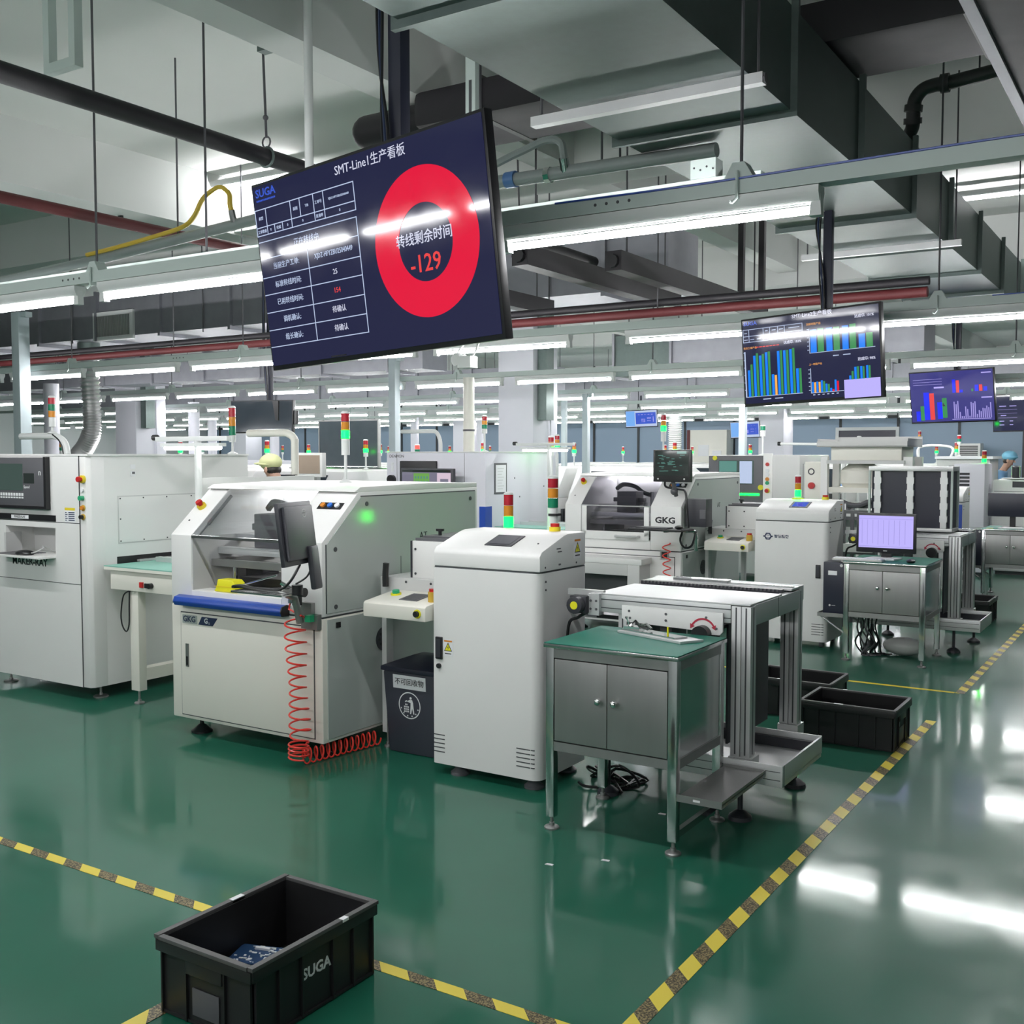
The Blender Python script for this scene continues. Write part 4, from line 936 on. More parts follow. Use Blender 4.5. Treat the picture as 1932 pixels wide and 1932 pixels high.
# ------------------------------------------------------------------ linking conveyor console
def link(lab):
    t = thing('link_conveyor', lab, 'conveyor', (-3.5, 4.33, 0))
    MB().prism([(4.33, .79), (4.33, .862), (4.345, .872), (4.60, .905), (4.60, .79)], 'x', -3.70, -3.285).build('console', CREAM, t, bevel=.008)
    MB().box(-3.80, -3.285, 4.60, 5.0, .79, .97).build('bed', GREYW, t, bevel=.004)
    bx = MB().box(-3.61, -3.30, 4.64, 5.0, .97, 1.175).build('cover_box', WHITE, t, bevel=.004)
    B('cover_edge', GREENB, bx, (-3.614, -3.606, 4.632, 4.65, .972, 1.175)); bx.children[0].data.materials[0] = CHAR
    B('lid', DGREY, bx, (-3.60, -3.30, 4.66, 5.0, 1.175, 1.19), (-3.58, -3.30, 4.70, 5.0, 1.19, 1.20))
    MB().lathe((-3.52, 4.78, 1.20), [(.010, 0), (.010, .02), (.024, .024), (.024, .036)], 12).build('knob', BLACK, bx)
    screws(bx, [(-3.585, 4.64, 1.13), (-3.44, 4.64, 1.13), (-3.585, 4.64, .995), (-3.44, 4.64, .995)], (0,-1,0), .007)
    screws(t, [(-3.77, 4.60, .945), (-3.62, 4.60, .95), (-3.45, 4.60, .95)], (0,-1,0), .007)
    n = Vector((0, -.033, .255)).normalized()
    knobby(t, 'green_button', GREENB, (-3.61, 4.50, .892), n, .020, .026, YELB)
    v = [(-3.52, 4.41), (-3.40, 4.41), (-3.40, 4.54), (-3.52, 4.54)]
    ts = MB()._add([(x, y, .872 + (y-4.345)*.1294 + .004) for x, y in v] + [(x, y, .872 + (y-4.345)*.1294 - .002) for x, y in v], [(0,1,2,3), (7,6,5,4), (0,4,5,1), (1,5,6,2), (2,6,7,3), (3,7,4,0)]).build('touch_screen', DGREY, t)
    v = [(-3.505, 4.425), (-3.415, 4.425), (-3.415, 4.525), (-3.505, 4.525)]
    MB()._add([(x, y, .872 + (y-4.345)*.1294 + .0048) for x, y in v] + [(x, y, .872 + (y-4.345)*.1294) for x, y in v], [(0,1,2,3), (7,6,5,4), (0,4,5,1), (1,5,6,2), (2,6,7,3), (3,7,4,0)]).build('display', CHAR, ts)
    es = MB().cyl((-3.316, 4.44, .88), (-3.316, 4.44, .935), .028, 14).build('emergency_stop', GOLD, t)
    MB().cyl((-3.316, 4.44, .935), (-3.316, 4.44, .95), .022, 12).build('red_knob', RED, es)
    knobby(t, 'selector_switch', BLACK, (-3.335, 4.332, .83), (0,-1,0), .016, .022, YELB)
    TB('sensor', BLACK, t, [(-3.74, 4.57, .92), (-3.74, 4.57, .99), (-3.735, 4.57, 1.05)], .018, 8)
    for x, y in ((-3.785, 4.64), (-3.55, 4.94), (-3.31, 4.94)):
        l = B('leg', GREYW, t, (x-.016, x+.016, y-.03, y+.03, .09, .79)); foot(l, x, y, .10, .024)
    return t
lk1 = link('small cream linking conveyor with touch panel right of the front printer')
# bin
t = thing('waste_bin', 'dark slate waste bin with a white label and a round litter emblem', 'bin', (-3.57, 4.7, 0))
def taper(x0, x1, y0, y1, z0, k, z1):
    cx = (x0+x1)/2; cy = (y0+y1)/2; w2 = (x1-x0)/2; d2 = (y1-y0)/2
    lo = [(cx-w2*k, cy-d2*k, z0), (cx+w2*k, cy-d2*k, z0), (cx+w2*k, cy+d2*k, z0), (cx-w2*k, cy+d2*k, z0)]
    hi = [(x0, y0, z1), (x1, y0, z1), (x1, y1, z1), (x0, y1, z1)]
    return MB()._add(lo+hi, [(0,3,2,1), (4,5,6,7), (0,1,5,4), (1,2,6,5), (2,3,7,6), (3,0,4,7)])
taper(-3.755, -3.395, 4.56, 4.86, .001, .86, .455).build('body', BIN, t, bevel=.012)
MB()._add([(-3.765, 4.55, .455), (-3.385, 4.55, .455), (-3.385, 4.87, .455), (-3.765, 4.87, .455), (-3.765, 4.55, .48), (-3.385, 4.55, .48), (-3.385, 4.87, .48), (-3.765, 4.87, .48), (-3.63, 4.68, .535), (-3.52, 4.68, .535), (-3.52, 4.77, .535), (-3.63, 4.77, .535)],
     [(0,3,2,1), (0,1,5,4), (1,2,6,5), (2,3,7,6), (3,0,4,7), (4,5,9,8), (5,6,10,9), (6,7,11,10), (7,4,8,11), (8,9,10,11)]).build('lid', BLUEBLK, t, bevel=.006)
tl = math.atan2(.021, .455)
def binface(x, z): return (x, 4.581 - .021*z/.455 - .0012, z)
def onbin(b, name, m, par=t):
    o = b.build(name, m, par, smooth=False); return o
lb = MB()._add([binface(-3.685, .365), binface(-3.46, .365), binface(-3.46, .44), binface(-3.685, .44)], [(0,1,2,3)])
lbl = lb.build('label', PAPER, t); 
T('label_text', '不可回收物', PRINTK, lbl, (-3.572, 4.5598, .402), .040, FRONT, 'CENTER')
em = MB()
cxe, cze, R = -3.575, .275, .075
for r0, r1 in ((R-.006, R),):
    vs = []
    for k in range(40):
        a = 2*PI*k/40; vs += [binface(cxe+r0*math.cos(a), cze+r0*math.sin(a)), binface(cxe+r1*math.cos(a), cze+r1*math.sin(a))]
    em._add(vs, [(2*k, 2*k+1, (2*k+3) % 80, (2*k+2) % 80) for k in range(40)])
def poly(pts): em._add([binface(cxe+px*R, cze+pz*R) for px, pz in pts], [tuple(range(len(pts)))])
poly([(.12+.1*math.cos(k*PI/6), .55+.1*math.sin(k*PI/6)) for k in range(12)])
poly([(-.02, .42), (.25, .44), (.34, .2), (.36, -.1), (.08, -.1), (.10, .2), (-.25, .38), (-.42, .30), (-.40, .22), (-.22, .28)])
poly([(.08, -.1), (.36, -.1), (.42, -.62), (.32, -.62), (.24, -.2), (.12, -.62), (.02, -.62)])
for r in range(4):
    for c_ in range(4):
        if r == 3 and c_ in (0, 3): continue
        poly([(-.52+c_*.12, -.52+r*.17), (-.43+c_*.12, -.52+r*.17), (-.43+c_*.12, -.40+r*.17), (-.52+c_*.12, -.40+r*.17)])
for k in range(6):
    a = PI*(1.10+.16*k); q = (.80*math.cos(a), .80*math.sin(a)); poly([(q[0]-.05, q[1]-.05), (q[0]+.05, q[1]-.05), (q[0]+.05, q[1]+.05), (q[0]-.05, q[1]+.05)])
em.build('emblem', PRINT, t, smooth=False)

# ------------------------------------------------------------------ loader cabinet
def loader(lab, logo=False):
    x0, x1, y0, y1 = -3.275, -2.635, 4.38, 4.84
    t = thing('loader_cabinet', lab, 'cabinet', (-2.95, 4.38, 0))
    def rr(x0, x1, y0, y1, r, n=5):
        P = [(x0, y1), (x0, y0+.008), (x0+.008, y0)]
        P += [(x1-r+r*math.sin(i*PI/2/n), y0+r-r*math.cos(i*PI/2/n)) for i in range(n+1)]
        P.append((x1, y1)); return P
    MB().prism(rr(x0, x1, y0, y1, .05), 'z', .055, 1.072).build('body', WHITE, t)
    dk = MB().prism(rr(x0+.006, x1-.002, y0+.004, y1, .05), 'z', 1.072, 1.079); dk.build('seam', SEAM, t)
    cap = MB().prism([(y0, 1.079), (y0, 1.155), (y0+.02, 1.178), (y0+.235, 1.245), (y0+.27, 1.252), (y1, 1.252), (y1, 1.079)], 'x', x0+.006, x1+.004).build('top_cover', WHITE, t, bevel=.012)
    s = Vector((0, .215, .067)).normalized(); n = Vector((0, -.067, .215)).normalized()
    def sl(x, d): return Vector((x, y0+.02, 1.178)) + s*d
    def plate(name, m, xa, xb, d0, d1, h, par):
        q = [sl(xa, d0), sl(xb, d0), sl(xb, d1), sl(xa, d1)]
        return MB()._add([v+n*h for v in q]+[v-n*.002 for v in q], [(0,1,2,3), (7,6,5,4), (0,4,5,1), (1,5,6,2), (2,6,7,3), (3,7,4,0)]).build(name, m, par)
    pl = plate('control_screen', CHAR, -2.995, -2.835, .045, .185, .005, t)
    plate('display', BLUEBLK if not logo else SLOGO, -2.975, -2.855, .062, .17, .0062, pl)
    if not logo: screws(t, [sl(-2.71, .10)], n, .005)
    hx = x0+.022 if not logo else x1-.10
    h_ = B('handle', BLACK, t, (hx, hx+.042, y0-.010, y0+.003, .60, .715), bevel=.004)
    B('handle_recess', CHAR, h_, (hx+.008, hx+.034, y0-.012, y0-.009, .61, .705))
    if not logo:
        CY('lock', BLACK, t, ((x0+.042, y0+.002, .565), (x0+.042, y0-.012, .565), .013))
        warn(t, (x0+.098, y0-.0005, .665), .05)
    else:
        lg = MB(); lg.ringy((x0+.12, .94), .022, .034, y0-.002, y0+.001, 6)
        lg.box(x0+.105, x0+.135, y0-.002, y0+.001, .948, .953).box(x0+.105, x0+.135, y0-.002, y0+.001, .928, .933).box(x0+.078, x0+.092, y0-.002, y0+.001, .934, .946).box(x0+.148, x0+.162, y0-.002, y0+.001, .934, .946)
        lg.build('logo', NAVY, t, smooth=False)
        T('logo_text', '智信精密', NAVY, t, (x0+.175, y0-.001, .94), .032, bold=.0006)
    b = MB()
    for i in range(5):
        z = .115 + .022*i
        b.box(x0+.005, x0+.075, y0-.0012, y0+.003, z, z+.005); b.box(x1-.13, x1-.05, y0-.0012, y0+.003, z, z+.005)
        b.box(x1-.055, x1-.028, y0+.0005, y0+.016, z, z+.005)
    b.build('vent_slots', SEAM, t)
    warn(t, (x1+.0045, y1-.09, 1.175), .06, SIDE)
    screws(t, [(x1+.003, y0+.05, 1.10), (x1+.003, y1-.10, 1.10), (x1+.001, y0+.06, 1.03), (x1+.001, y0+.06, .99)], (1,0,0), .005)
    B('side_marks', DGREY, t, (x1+.003, x1+.005, y0+.16, y0+.20, 1.18, 1.186), (x1+.003, x1+.005, y0+.17, y0+.21, 1.165, 1.17), (x1+.003, x1+.005, y0+.18, y0+.20, 1.10, 1.108))
    if not logo:
        for x, y in ((x0+.13, y0+.06), (x1-.07, y0+.07), (x0+.13, y1-.06), (x1-.07, y1-.06)): foot(t, x, y, .06, .05, DGREY)
    else:
        for x in (x0+.08, x1-.06):
            for y in (y0+.07, y1-.06):
                MB().cyl((x-.015, y, .03), (x+.015, y, .03), .029, 14).box(x-.02, x+.02, y-.02, y+.02, .045, .058).build('caster', DGREY, t)
    if logo: tower(t, -3.02, y1-.07, 1.252, .026, RAGON, pole=0, seg=.060, body=.02)
    if logo: B('tower_base', YEL, t, (-3.06, -2.98, y1-.11, y1-.03, 1.2525, 1.262))
    es = MB().cyl((-2.775, y1-.07, 1.25), (-2.775, y1-.07, 1.275), .03, 14).build('emergency_stop', YEL, t)
    MB().cyl((-2.775, y1-.07, 1.275), (-2.775, y1-.07, 1.292), .024, 14).build('red_knob', RED, es)
    return t
ld1 = loader('tall white loader cabinet with black handle and vent slots, nearest of its kind')

# ------------------------------------------------------------------ steel cabinet table
def steel_table(lab, tray='right', deep=.525, z=.83, cat='cabinet'):
    x0, x1, y0, y1 = -2.36, -1.74, 3.98, 3.98+deep
    t = thing('cabinet_table', lab, 'cabinet', (-2.05, 3.98, 0))
    w = .040
    for x in (x0, x1-w):
        for y in (y0, y1-w):
            l = B('leg', STEELP, t, (x, x+w, y, y+w, .055, z-.02), bevel=.003); foot(l, x+w/2, y+w/2, .06, .034)
    B('frame', STEEL, t, (x0+w, x1-w, y0+.002, y0+w-.002, z-.065, z-.022), (x0+w, x1-w, y1-w, y1, z-.065, z-.022), (x0+.002, x0+w, y0+w, y1-w, z-.065, z-.022), (x1-w, x1-.002, y0+w, y1-w, z-.065, z-.022),
      (x0+w, x1-w, y0+.002, y0+w, .355, .395), (x0+w, x1-w, y1-w, y1, .355, .395), (x0+.002, x0+w, y0+w, y1-w, .355, .395), (x1-w, x1-.002, y0+w, y1-w, .355, .395))
    B('top', STEELP, t, (x0-.008, x1+.008, y0-.008, y1+.008, z-.022, z-.004), bevel=.003)
    B('table_mat', GREENMAT, t, (x0-.006, x1+.006, y0-.006, y1+.006, z-.004, z), bevel=.001)
    B('side_panel', STEELP, t, (x1-.012, x1-.006, y0+w, y1-w, .395, z-.065), (x0+.006, x0+.012, y0+w, y1-w, .395, z-.065), (x0+w, x1-w, y1-.012, y1-.006, .395, z-.065), (x0+w, x1-w, y0+w, y1-w, .385, .392))
    xm = (x0+x1)/2 - .01
    for (a, b_, kx) in ((x0+w+.003, xm-.0015, xm-.035), (xm+.0015, x1-w-.003, xm+.04)):
        d = B('door', STEEL, t, (a, b_, y0+.001, y0+.018, .400, z-.070), bevel=.002)
        MB().cyl((kx, y0+.001, .60), (kx, y0-.012, .60), .007, 10).ball((kx, y0-.020, .60), .015, .012, .015, 12, 8).build('knob', CHROME, d)
    B('cabinet_interior', SEAM, t, (x0+w, x1-w, y0+.019, y0+.022, .396, z-.066))
    if tray == 'right':
        tr = MB().box(x1+.002, x1+.197, y0+.002, y1-.006, .245, .250).box(x1+.002, x1+.197, y0, y0+.003, .232, .262).box(x1+.194, x1+.197, y0+.003, y1-.006, .232, .262).box(x1+.002, x1+.194, y1-.009, y1-.006, .250, .262).build('side_tray', STEEL, t)
        B('tray_clip', PAPER, tr, (x1+.075, x1+.105, y0-.002, y0+.001, .243, .252))
        B('tray_brace', STEELP, t, (x1-.032, x1-.008, y0+w, y1-w, .062, .092))
    elif tray == 'left':
        tr = MB().box(x0-.205, x0-.002, y0+.0, y1-.02, .352, .358).box(x0-.205, x0-.002, y0-.003, y0, .342, .372).box(x0-.208, x0-.205, y0-.003, y1-.02, .342, .372).build('side_tray', STEEL, t)
        MB().cyl((x0-.19, y0+.02, .345), (x0-.003, y0+.02, .22), .008, 8).cyl((x0-.19, y1-.05, .345), (x0-.003, y1-.05, .22), .008, 8).build('tray_brace', STEEL, t)
    return t
tb1 = steel_table('steel cabinet on legs with green mat top and two doors, nearest the camera')
t = thing('clamp_plate', 'silver fixture plate with clamps lying on the green mat of the near cabinet', 'fixture', (-2.0, 4.35, .83))
MB().prism([(-2.21, 4.37), (-1.84, 4.24), (-1.775, 4.345), (-2.14, 4.48)], 'z', .8302, .842).build('plate', ALU, t, bevel=.002)
MB().prism([(-2.195, 4.38), (-1.88, 4.27), (-1.845, 4.33), (-2.15, 4.44)], 'z', .842, .850).build('upper_plate', STEELP, t)
cl = MB().tube([(-2.16, 4.40, .855), (-2.13, 4.40, .885), (-2.10, 4.38, .868), (-2.05, 4.36, .862)], .008, 6).tube([(-2.17, 4.43, .85), (-2.18, 4.41, .90)], .006, 6).tube([(-2.12, 4.41, .86), (-2.08, 4.41, .875), (-2.04, 4.38, .86)], .006, 6)
cl.box(-2.18, -2.10, 4.375, 4.43, .850, .862).build('toggle_clamp', CHROME, t)
CY('yellow_pin', YELB, t, ((-1.925, 4.30, .850), (-1.925, 4.30, .89), .005), n=8)

# ------------------------------------------------------------------ aluminium board lifter
def lifter(lab):
    t = thing('board_lifter', lab, 'lifter', (-2.0, 4.57, 0))
    pw = .045
    for (x, y, n) in ((-1.735, 4.57, 2), (-1.74, 5.27, 2), (-2.32, 4.60, 1), (-2.32, 5.27, 1)):
        m = MB()
        for i in range(n): m.box(x+i*(pw+.002), x+i*(pw+.002)+pw, y, y+pw*1.6, .28, .965)
        p = m.build('post', ALU, t, bevel=.003)
        g = MB()
        for i in range(n): g.box(x+i*(pw+.002)+pw*.42, x+i*(pw+.002)+pw*.58, y-.0006, y+.002, .29, .96)
        g.box(x+n*pw+(n-1)*.002-.002, x+n*pw+(n-1)*.002+.0006, y+pw*.7, y+pw*.9, .29, .96)
        g.build('post_groove', SEAM, p)
    B('side_beam', ALU, t, (-2.46, -1.74, 4.575, 4.62, .885, .968), bevel=.003)
    B('side_beam', ALU, t, (-2.46, -1.65, 5.30, 5.36, .91, .985), bevel=.003)
    B('end_beam', ALU, t, (-1.69, -1.645, 4.63, 5.27, .875, .968), bevel=.003)
    B('beam_groove', SEAM, t, (-2.46, -1.74, 4.5744, 4.577, .945, .950), (-2.46, -1.74, 4.5744, 4.577, .905, .909), (-1.6465, -1.6444, 4.95, 4.953, .875, .968))
    B('top_plate', ALU, t, (-2.44, -1.65, 4.58, 5.02, .968, .976), bevel=.002)
    ch = B('chain_track', CHAR, t, (-2.44, -1.68, 5.10, 5.14, .955, .985))
    b = MB()
    for i in range(36): b.cyl((-2.42+i*.0205, 5.095, .979), (-2.42+i*.0205, 5.105, .979), .006, 6)
    b.build('chain_links', DGREY, ch)
    B('rear_plate', ALU, t, (-2.44, -1.65, 5.16, 5.30, .975, .984))
    B('rear_rail', STEELP, t, (-2.30, -2.0, 5.20, 5.26, .984, 1.0), (-2.0, -1.66, 5.21, 5.235, .984, .992))
    fp = MB().prism([(-2.28, .93), (-1.77, .93), (-1.77, .845), (-1.785, .828), (-1.835, .828), (-1.865, .840), (-2.255, .852), (-2.28, .868)], 'y', 4.555, 4.568).build('front_plate', WHITE, t, bevel=.002)
    screws(fp, [(-2.24, 4.555, .905), (-2.05, 4.555, .905), (-2.05, 4.555, .875), (-1.85, 4.555, .905), (-2.255, 4.555, .872), (-2.235, 4.555, .872), (-1.80, 4.555, .858)], (0,-1,0), .006, DGREY)
    a = MB(); vs = []
    for i in range(13):
        an = math.radians(150 - i*10); 
        for r in (.055, .064): vs.append((-1.865+r*math.cos(an), 4.5538, .838+r*math.sin(an)))
    a._add(vs, [(2*i, 2*i+1, 2*i+3, 2*i+2) for i in range(12)])
    for an, s in ((150, 1), (30, -1)):
        an = math.radians(an); c = Vector((-1.865+.0595*math.cos(an), 4.5538, .838+.0595*math.sin(an))); tg = Vector((-math.sin(an)*s, 0, math.cos(an)*s)); rd = Vector((math.cos(an), 0, math.sin(an)))
        a._add([c+rd*.013, c-rd*.013, c+tg*.022], [(0,1,2)])
    a.build('red_arrow', PRINTR, fp, smooth=False)
    knobby(t, 'hand_knob', BLACK, (-1.865, 4.555, .828), (0,-1,0), .042, .045, n=20)
    mt = MB().cyl((-2.50, 4.48, .92), (-2.50, 4.57, .92), .042, 18).box(-2.545, -2.455, 4.52, 4.575, .878, .962).build('motor', CHAR, t, bevel=.003)
    CY('motor_label', YELB, mt, ((-2.50, 4.4785, .92), (-2.50, 4.4805, .92), .020))
    B('motor_mount', ALU, t, (-2.46, -2.40, 4.55, 4.60, .87, .975), (-2.60, -2.40, 4.60, 4.62, .955, .985))
    screws(t, [(-2.445+.03*i, 4.55, .90+.04*j) for i in (0, 1) for j in (0, 1)], (0,-1,0), .006, DGREY)
    TB('motor_cable', BLACK, t, [(-2.47, 4.56, .88), (-2.52, 4.56, .85), (-2.58, 4.57, .80), (-2.59, 4.60, .55), (-2.5, 4.7, .3)], .008)
    B('lift_panel', CHAR, t, (-2.26, -2.24, 4.66, 5.24, .30, .85), (-1.80, -1.79, 4.68, 5.24, .30, .86))
    B('guide_rail', DGREY, t, (-2.10, -2.04, 4.60, 4.66, .28, .87), (-1.89, -1.84, 4.64, 4.70, .28, .87))
    B('inner_shelf', BLACK, t, (-2.46, -1.80, 4.64, 5.0, .845, .862))
    tr = MB().box(-2.50, -1.47, 4.52, 5.10, .205, .215).box(-2.50, -1.47, 4.51, 4.522, .19, .285).box(-2.50, -1.47, 5.09, 5.102, .205, .29).box(-1.482, -1.47, 4.522, 5.09, .19, .285)
    tr.build('base_tray', ALU, t, bevel=.002)
    B('tray_groove', SEAM, t, (-2.50, -1.48, 4.5092, 4.512, .255, .258), (-2.50, -1.48, 4.5092, 4.512, .218, .221), (-1.4708, -1.4692, 4.53, 4.533, .19, .285))
    B('tray_rail', CHAR, t, (-2.45, -1.482, 5.06, 5.088, .215, .262))
    B('post_base', ALU, t, (-1.74, -1.63, 4.56, 4.66, .215, .28), (-1.745, -1.64, 5.26, 5.36, .205, .28), (-2.33, -2.26, 4.59, 4.68, .215, .28), (-2.33, -2.26, 5.26, 5.36, .205, .28), (-2.33, -1.64, 5.10, 5.36, .195, .205))
    for x, y in ((-1.68, 4.56), (-1.62, 5.16), (-2.35, 4.56), (-2.35, 5.16)):
        MB().lathe((x, y, 0), [(.055, .0005), (.052, .018), (.03, .035), (.012, .045), (.012, .205)], 16).build('levelling_foot', CHAR, t)
    return t
lf1 = lifter('aluminium frame board lifter with a motor and tray behind the near steel cabinet')
t = thing('signal_post', 'unlit red amber green signal tower on a white stand behind the near loader cabinet', 'light', (-3.05, 5.22, 0))
B('stand', WHITE, t, (-3.10, -3.0, 5.17, 5.27, .01, 1.17), bevel=.004); B('stand_foot', WHITE, t, (-3.16, -2.94, 5.11, 5.33, 0, .012))
MB().cyl((-3.05, 5.22, 1.17), (-3.05, 5.22, 1.24), .034, 14).cyl((-3.05, 5.22, 1.24), (-3.05, 5.22, 1.30), .030, 14).build('collar', FIXW, t)
B('clip', BLACK, t, (-3.06, -3.01, 5.185, 5.25, 1.302, 1.315))
tower(t, -3.05, 5.22, 1.315, .030, RAG, pole=0, seg=.056, body=.03, base=False)
t = thing('signal_post', 'green lit signal tower rising right behind the near loader cabinet top', 'light', (-3.33, 5.19, 0))
B('stand', WHITE, t, (-3.365, -3.295, 5.155, 5.225, .01, 1.20), bevel=.004); B('stand_foot', WHITE, t, (-3.42, -3.24, 5.10, 5.28, 0, .012))
tower(t, -3.33, 5.19, 1.20, .028, RAGON, pole=0, seg=.064, body=.025)
# loose cables under the lifter
t = thing('cable_bundle', 'loose black cables on the floor beneath the near steel cabinet', 'cable', (-2.3, 4.6, 0))
rn = random.Random(3)
for i in range(5):
    TB('cable', BLACK, t, [(-2.55+rn.random()*.3, 4.55+rn.random()*.3, .012 + (.12 if j == 2 else .0)*rn.random()) for j in range(6)], .007)

# ------------------------------------------------------------------ crates and their contents
def crate(lab, loc, rotz=0, text_on=True):
    L_, W_, Hh = .54, .405, .237
    t = thing('storage_crate', lab, 'crate', loc, local=True, rot=(0, 0, rotz))
    w = W_/2; l = L_/2
    m = MB()
    m.box(-w+.02, w-.02, -l+.02, l-.02, .001, .006)
    for s in (-1, 1):
        m.box(s*(w-.018)-.003, s*(w-.018)+.003, -l+.015, l-.015, .001, Hh-.01)
        m.box(-w+.015, w-.015, s*(l-.018)-.003, s*(l-.018)+.003, .001, Hh-.01)
    m.build('shell', CRATE, t)
    r = MB()
    for s in (-1, 1):
        r.box(s*(w-.008)-.012, s*(w-.008)+.008, -l, l, Hh-.012, Hh); r.box(-w+.02, w-.02, s*(l-.008)-.012, s*(l-.008)+.008, Hh-.012, Hh)
    r.build('rim', CRATER, t, bevel=.002)
    b = MB()
    for s in (-1, 1):
        b.box(s*(w-.006)-.009, s*(w-.006)+.004, -l+.004, l-.004, Hh-.045, Hh-.013); b.box(-w+.006, w-.006, s*(l-.006)-.009, s*(l-.006)+.004, Hh-.045, Hh-.013)
    b.build('upper_band', CRATE, t, bevel=.002)
    k = MB()
    for s in (-1, 1):
        for f in (-.47, -.30, -.125, .125, .30, .47): k.box(s*(w-.012)-.006, s*(w-.012)+.006, f*L_*.98-.003, f*L_*.98+.003, .004, Hh-.04)
        for f in (-.46, -.2, .2, .46): k.box(f*W_*.98-.003, f*W_*.98+.003, s*(l-.012)-.006, s*(l-.012)+.006, .004, Hh-.04)
        k.box(s*(w-.014)-.004, s*(w-.014)+.006, -l+.015, l-.015, .004, .012); k.box(-w+.015, w-.015, s*(l-.014)-.004, s*(l-.014)+.006, .004, .012)
    k.build('ribs', CRATE, t)
    for s in (-1, 1): B('grip', CRATE, t, (-.075, .075, min(s*(l-.002), s*(l-.014)), max(s*(l-.002), s*(l-.014)), .150, .20), bevel=.003)
    B('label_window', DGREY, t, (-.055, .055, -l+.010, -l+.0135, .03, .11), bevel=.001)
    if text_on:
        T('brand_text', 'SUGA', PRINT, t, (w-.0145, .0, .125), .047, SIDE, 'CENTER', bold=.0012)
    B('rim_tape', PAPER, t, (-w-.002, -w+.016, .02, .07, Hh-.010, Hh+.0006), (w-.016, w+.002, .10, .125, Hh-.008, Hh+.0006))
    return t
c1 = crate('open black crate in the foreground marked with white letters', (-2.338, 2.295, 0))
rn = random.Random(5)
NB = 8
for i in range(NB):
    lab = 'navy circuit board on top of the stack in the foreground crate' if i == NB-1 else 'navy circuit board under the top one in the foreground crate'
    t = thing('circuit_board', lab, 'circuit board', (-2.425 + rn.uniform(-.008, .008), 2.33 + rn.uniform(-.01, .01), .0062 + i*.0102), 'circuit boards in the foreground crate', local=True, rot=(0, 0, .25 + rn.uniform(-.15, .15)))
    B('board', PCB, t, (-.085, .085, -.06, .06, .0001, .0032))
    b = MB()
    for q in range(50 if i > NB-3 else 10):
        px = rn.uniform(-.08, .065); py = rn.uniform(-.055, .05); b.box(px, px+rn.uniform(.003, .018), py, py+rn.uniform(.002, .008), .0032, .0045+.0012*rn.random())
    b.build('components', PRINT, t)
    B('white_connector', PAPER, t, (-.03, .02, .03, .042, .0032, .0098), (.03, .06, -.04, -.03, .0032, .0098))
t = thing('pouch', 'grey rounded pouch beside the circuit boards in the foreground crate', 'pouch', (-2.36, 2.48, 0))
MB().ball((-2.33, 2.475, .052), .085, .055, .045, 18, 8).build('pouch_body', DGREY, t)
MB().tube([(-2.40, 2.475, .06), (-2.36, 2.475, .094), (-2.30, 2.475, .094), (-2.26, 2.475, .06)], .003, 6).build('seam', CHAR, t)
c2 = crate('large open black crate on the floor beside the aisle tape, behind the board lifter', (-1.605, 6.23, 0), PI/2, False)
c3 = crate('black crate mostly hidden behind the board lifter posts', (-2.10, 6.72, 0), PI/2, False)
c4 = crate('small looking black crate beside the second board lifter', (-1.80, 11.30, 0), 0, False)
B('barcode_sticker', PAPER, c2, (-.07, -.045, -.2580, -.2565, .07, .11), (-.07, -.045, -.2580, -.2565, .115, .15))
# ------------------------------------------------------------------ the second line, one bay behind the first
D2 = (.05, 4.6, 0); D3 = (.35, 9.2, 0)
def shift(t, d): t.location = Vector(t.location) + Vector(d); return t
pr2 = shift(printer('white printing machine with smoked front window and black logo, in the second line', opened=False), D2)
ld2 = shift(loader('white loader cabinet with a round blue logo, behind the near aluminium lifter', logo=True), (.07, 4.6, 0))
tb2 = shift(steel_table('steel cabinet table carrying the lit lavender monitor', tray='left', deep=.62, z=.80), (.04, 4.6, 0))
lf2 = dup(lf1, (.05, 4.85, 0), label='second aluminium lifter, beside the table with the lavender monitor')
lk2 = dup(lk1, (.02, 4.66, 0), label='linking conveyor console in the second line, left of the logo cabinet')
cv2 = dup(cv1, (.08, 4.6, 0), label='conveyor with green top in the second line, left of the window printer')
ls2 = dup(ls1, (-.08, 4.6, 0), label='white post with lit work lamp in front of the big column')
ld3 = dup(ld1, D3, label='far loader cabinet with red stop button, left of the third steel table')
B('blue_strip', BLUE, ld3, (-2.70, -2.640, 4.372, 4.381, .30, 1.05))
tb3 = dup(tb2, (.31, 4.62, 0), label='third steel cabinet table, cut off by the right picture edge')
pr4 = dup(pr2, (.5, 9.2, 0), label='farthest white printing machine near the blue wall at right')

# monitor, keyboard tray and computer on the second printer
t = thing('monitor', 'black monitor with dark green readout standing on the second printing machine', 'monitor', (-3.87, 8.7, 1.5))
B('casing', BLACK, t, (-4.05, -3.69, 8.70, 8.74, 1.405, 1.69), bevel=.006)
d = B('display', SDARK, t, (-4.03, -3.71, 8.697, 8.701, 1.46, 1.68))
B('readout', SMINT, d, (-3.82, -3.73, 8.6955, 8.698, 1.655, 1.675))
b = MB(); rn = random.Random(11)
for i in range(26):
    x = -4.01 + rn.random()*.22; z = 1.49 + rn.random()*.15; b.box(x, x+.02+rn.random()*.03, 8.6955, 8.698, z, z+.005)
b.build('readout_lines', SMINT, d)
MB().cyl((-4.0, 8.697, 1.432), (-4.0, 8.694, 1.432), .008, 10).cyl((-3.75, 8.697, 1.432), (-3.75, 8.694, 1.432), .008, 10).build('buttons', GREYW, t)
MB().cyl((-3.87, 8.73, 1.405), (-3.87, 8.80, 1.28), .02, 8).ball((-3.88, 8.78, 1.32), .035).build('stand_neck', DGREY, t)
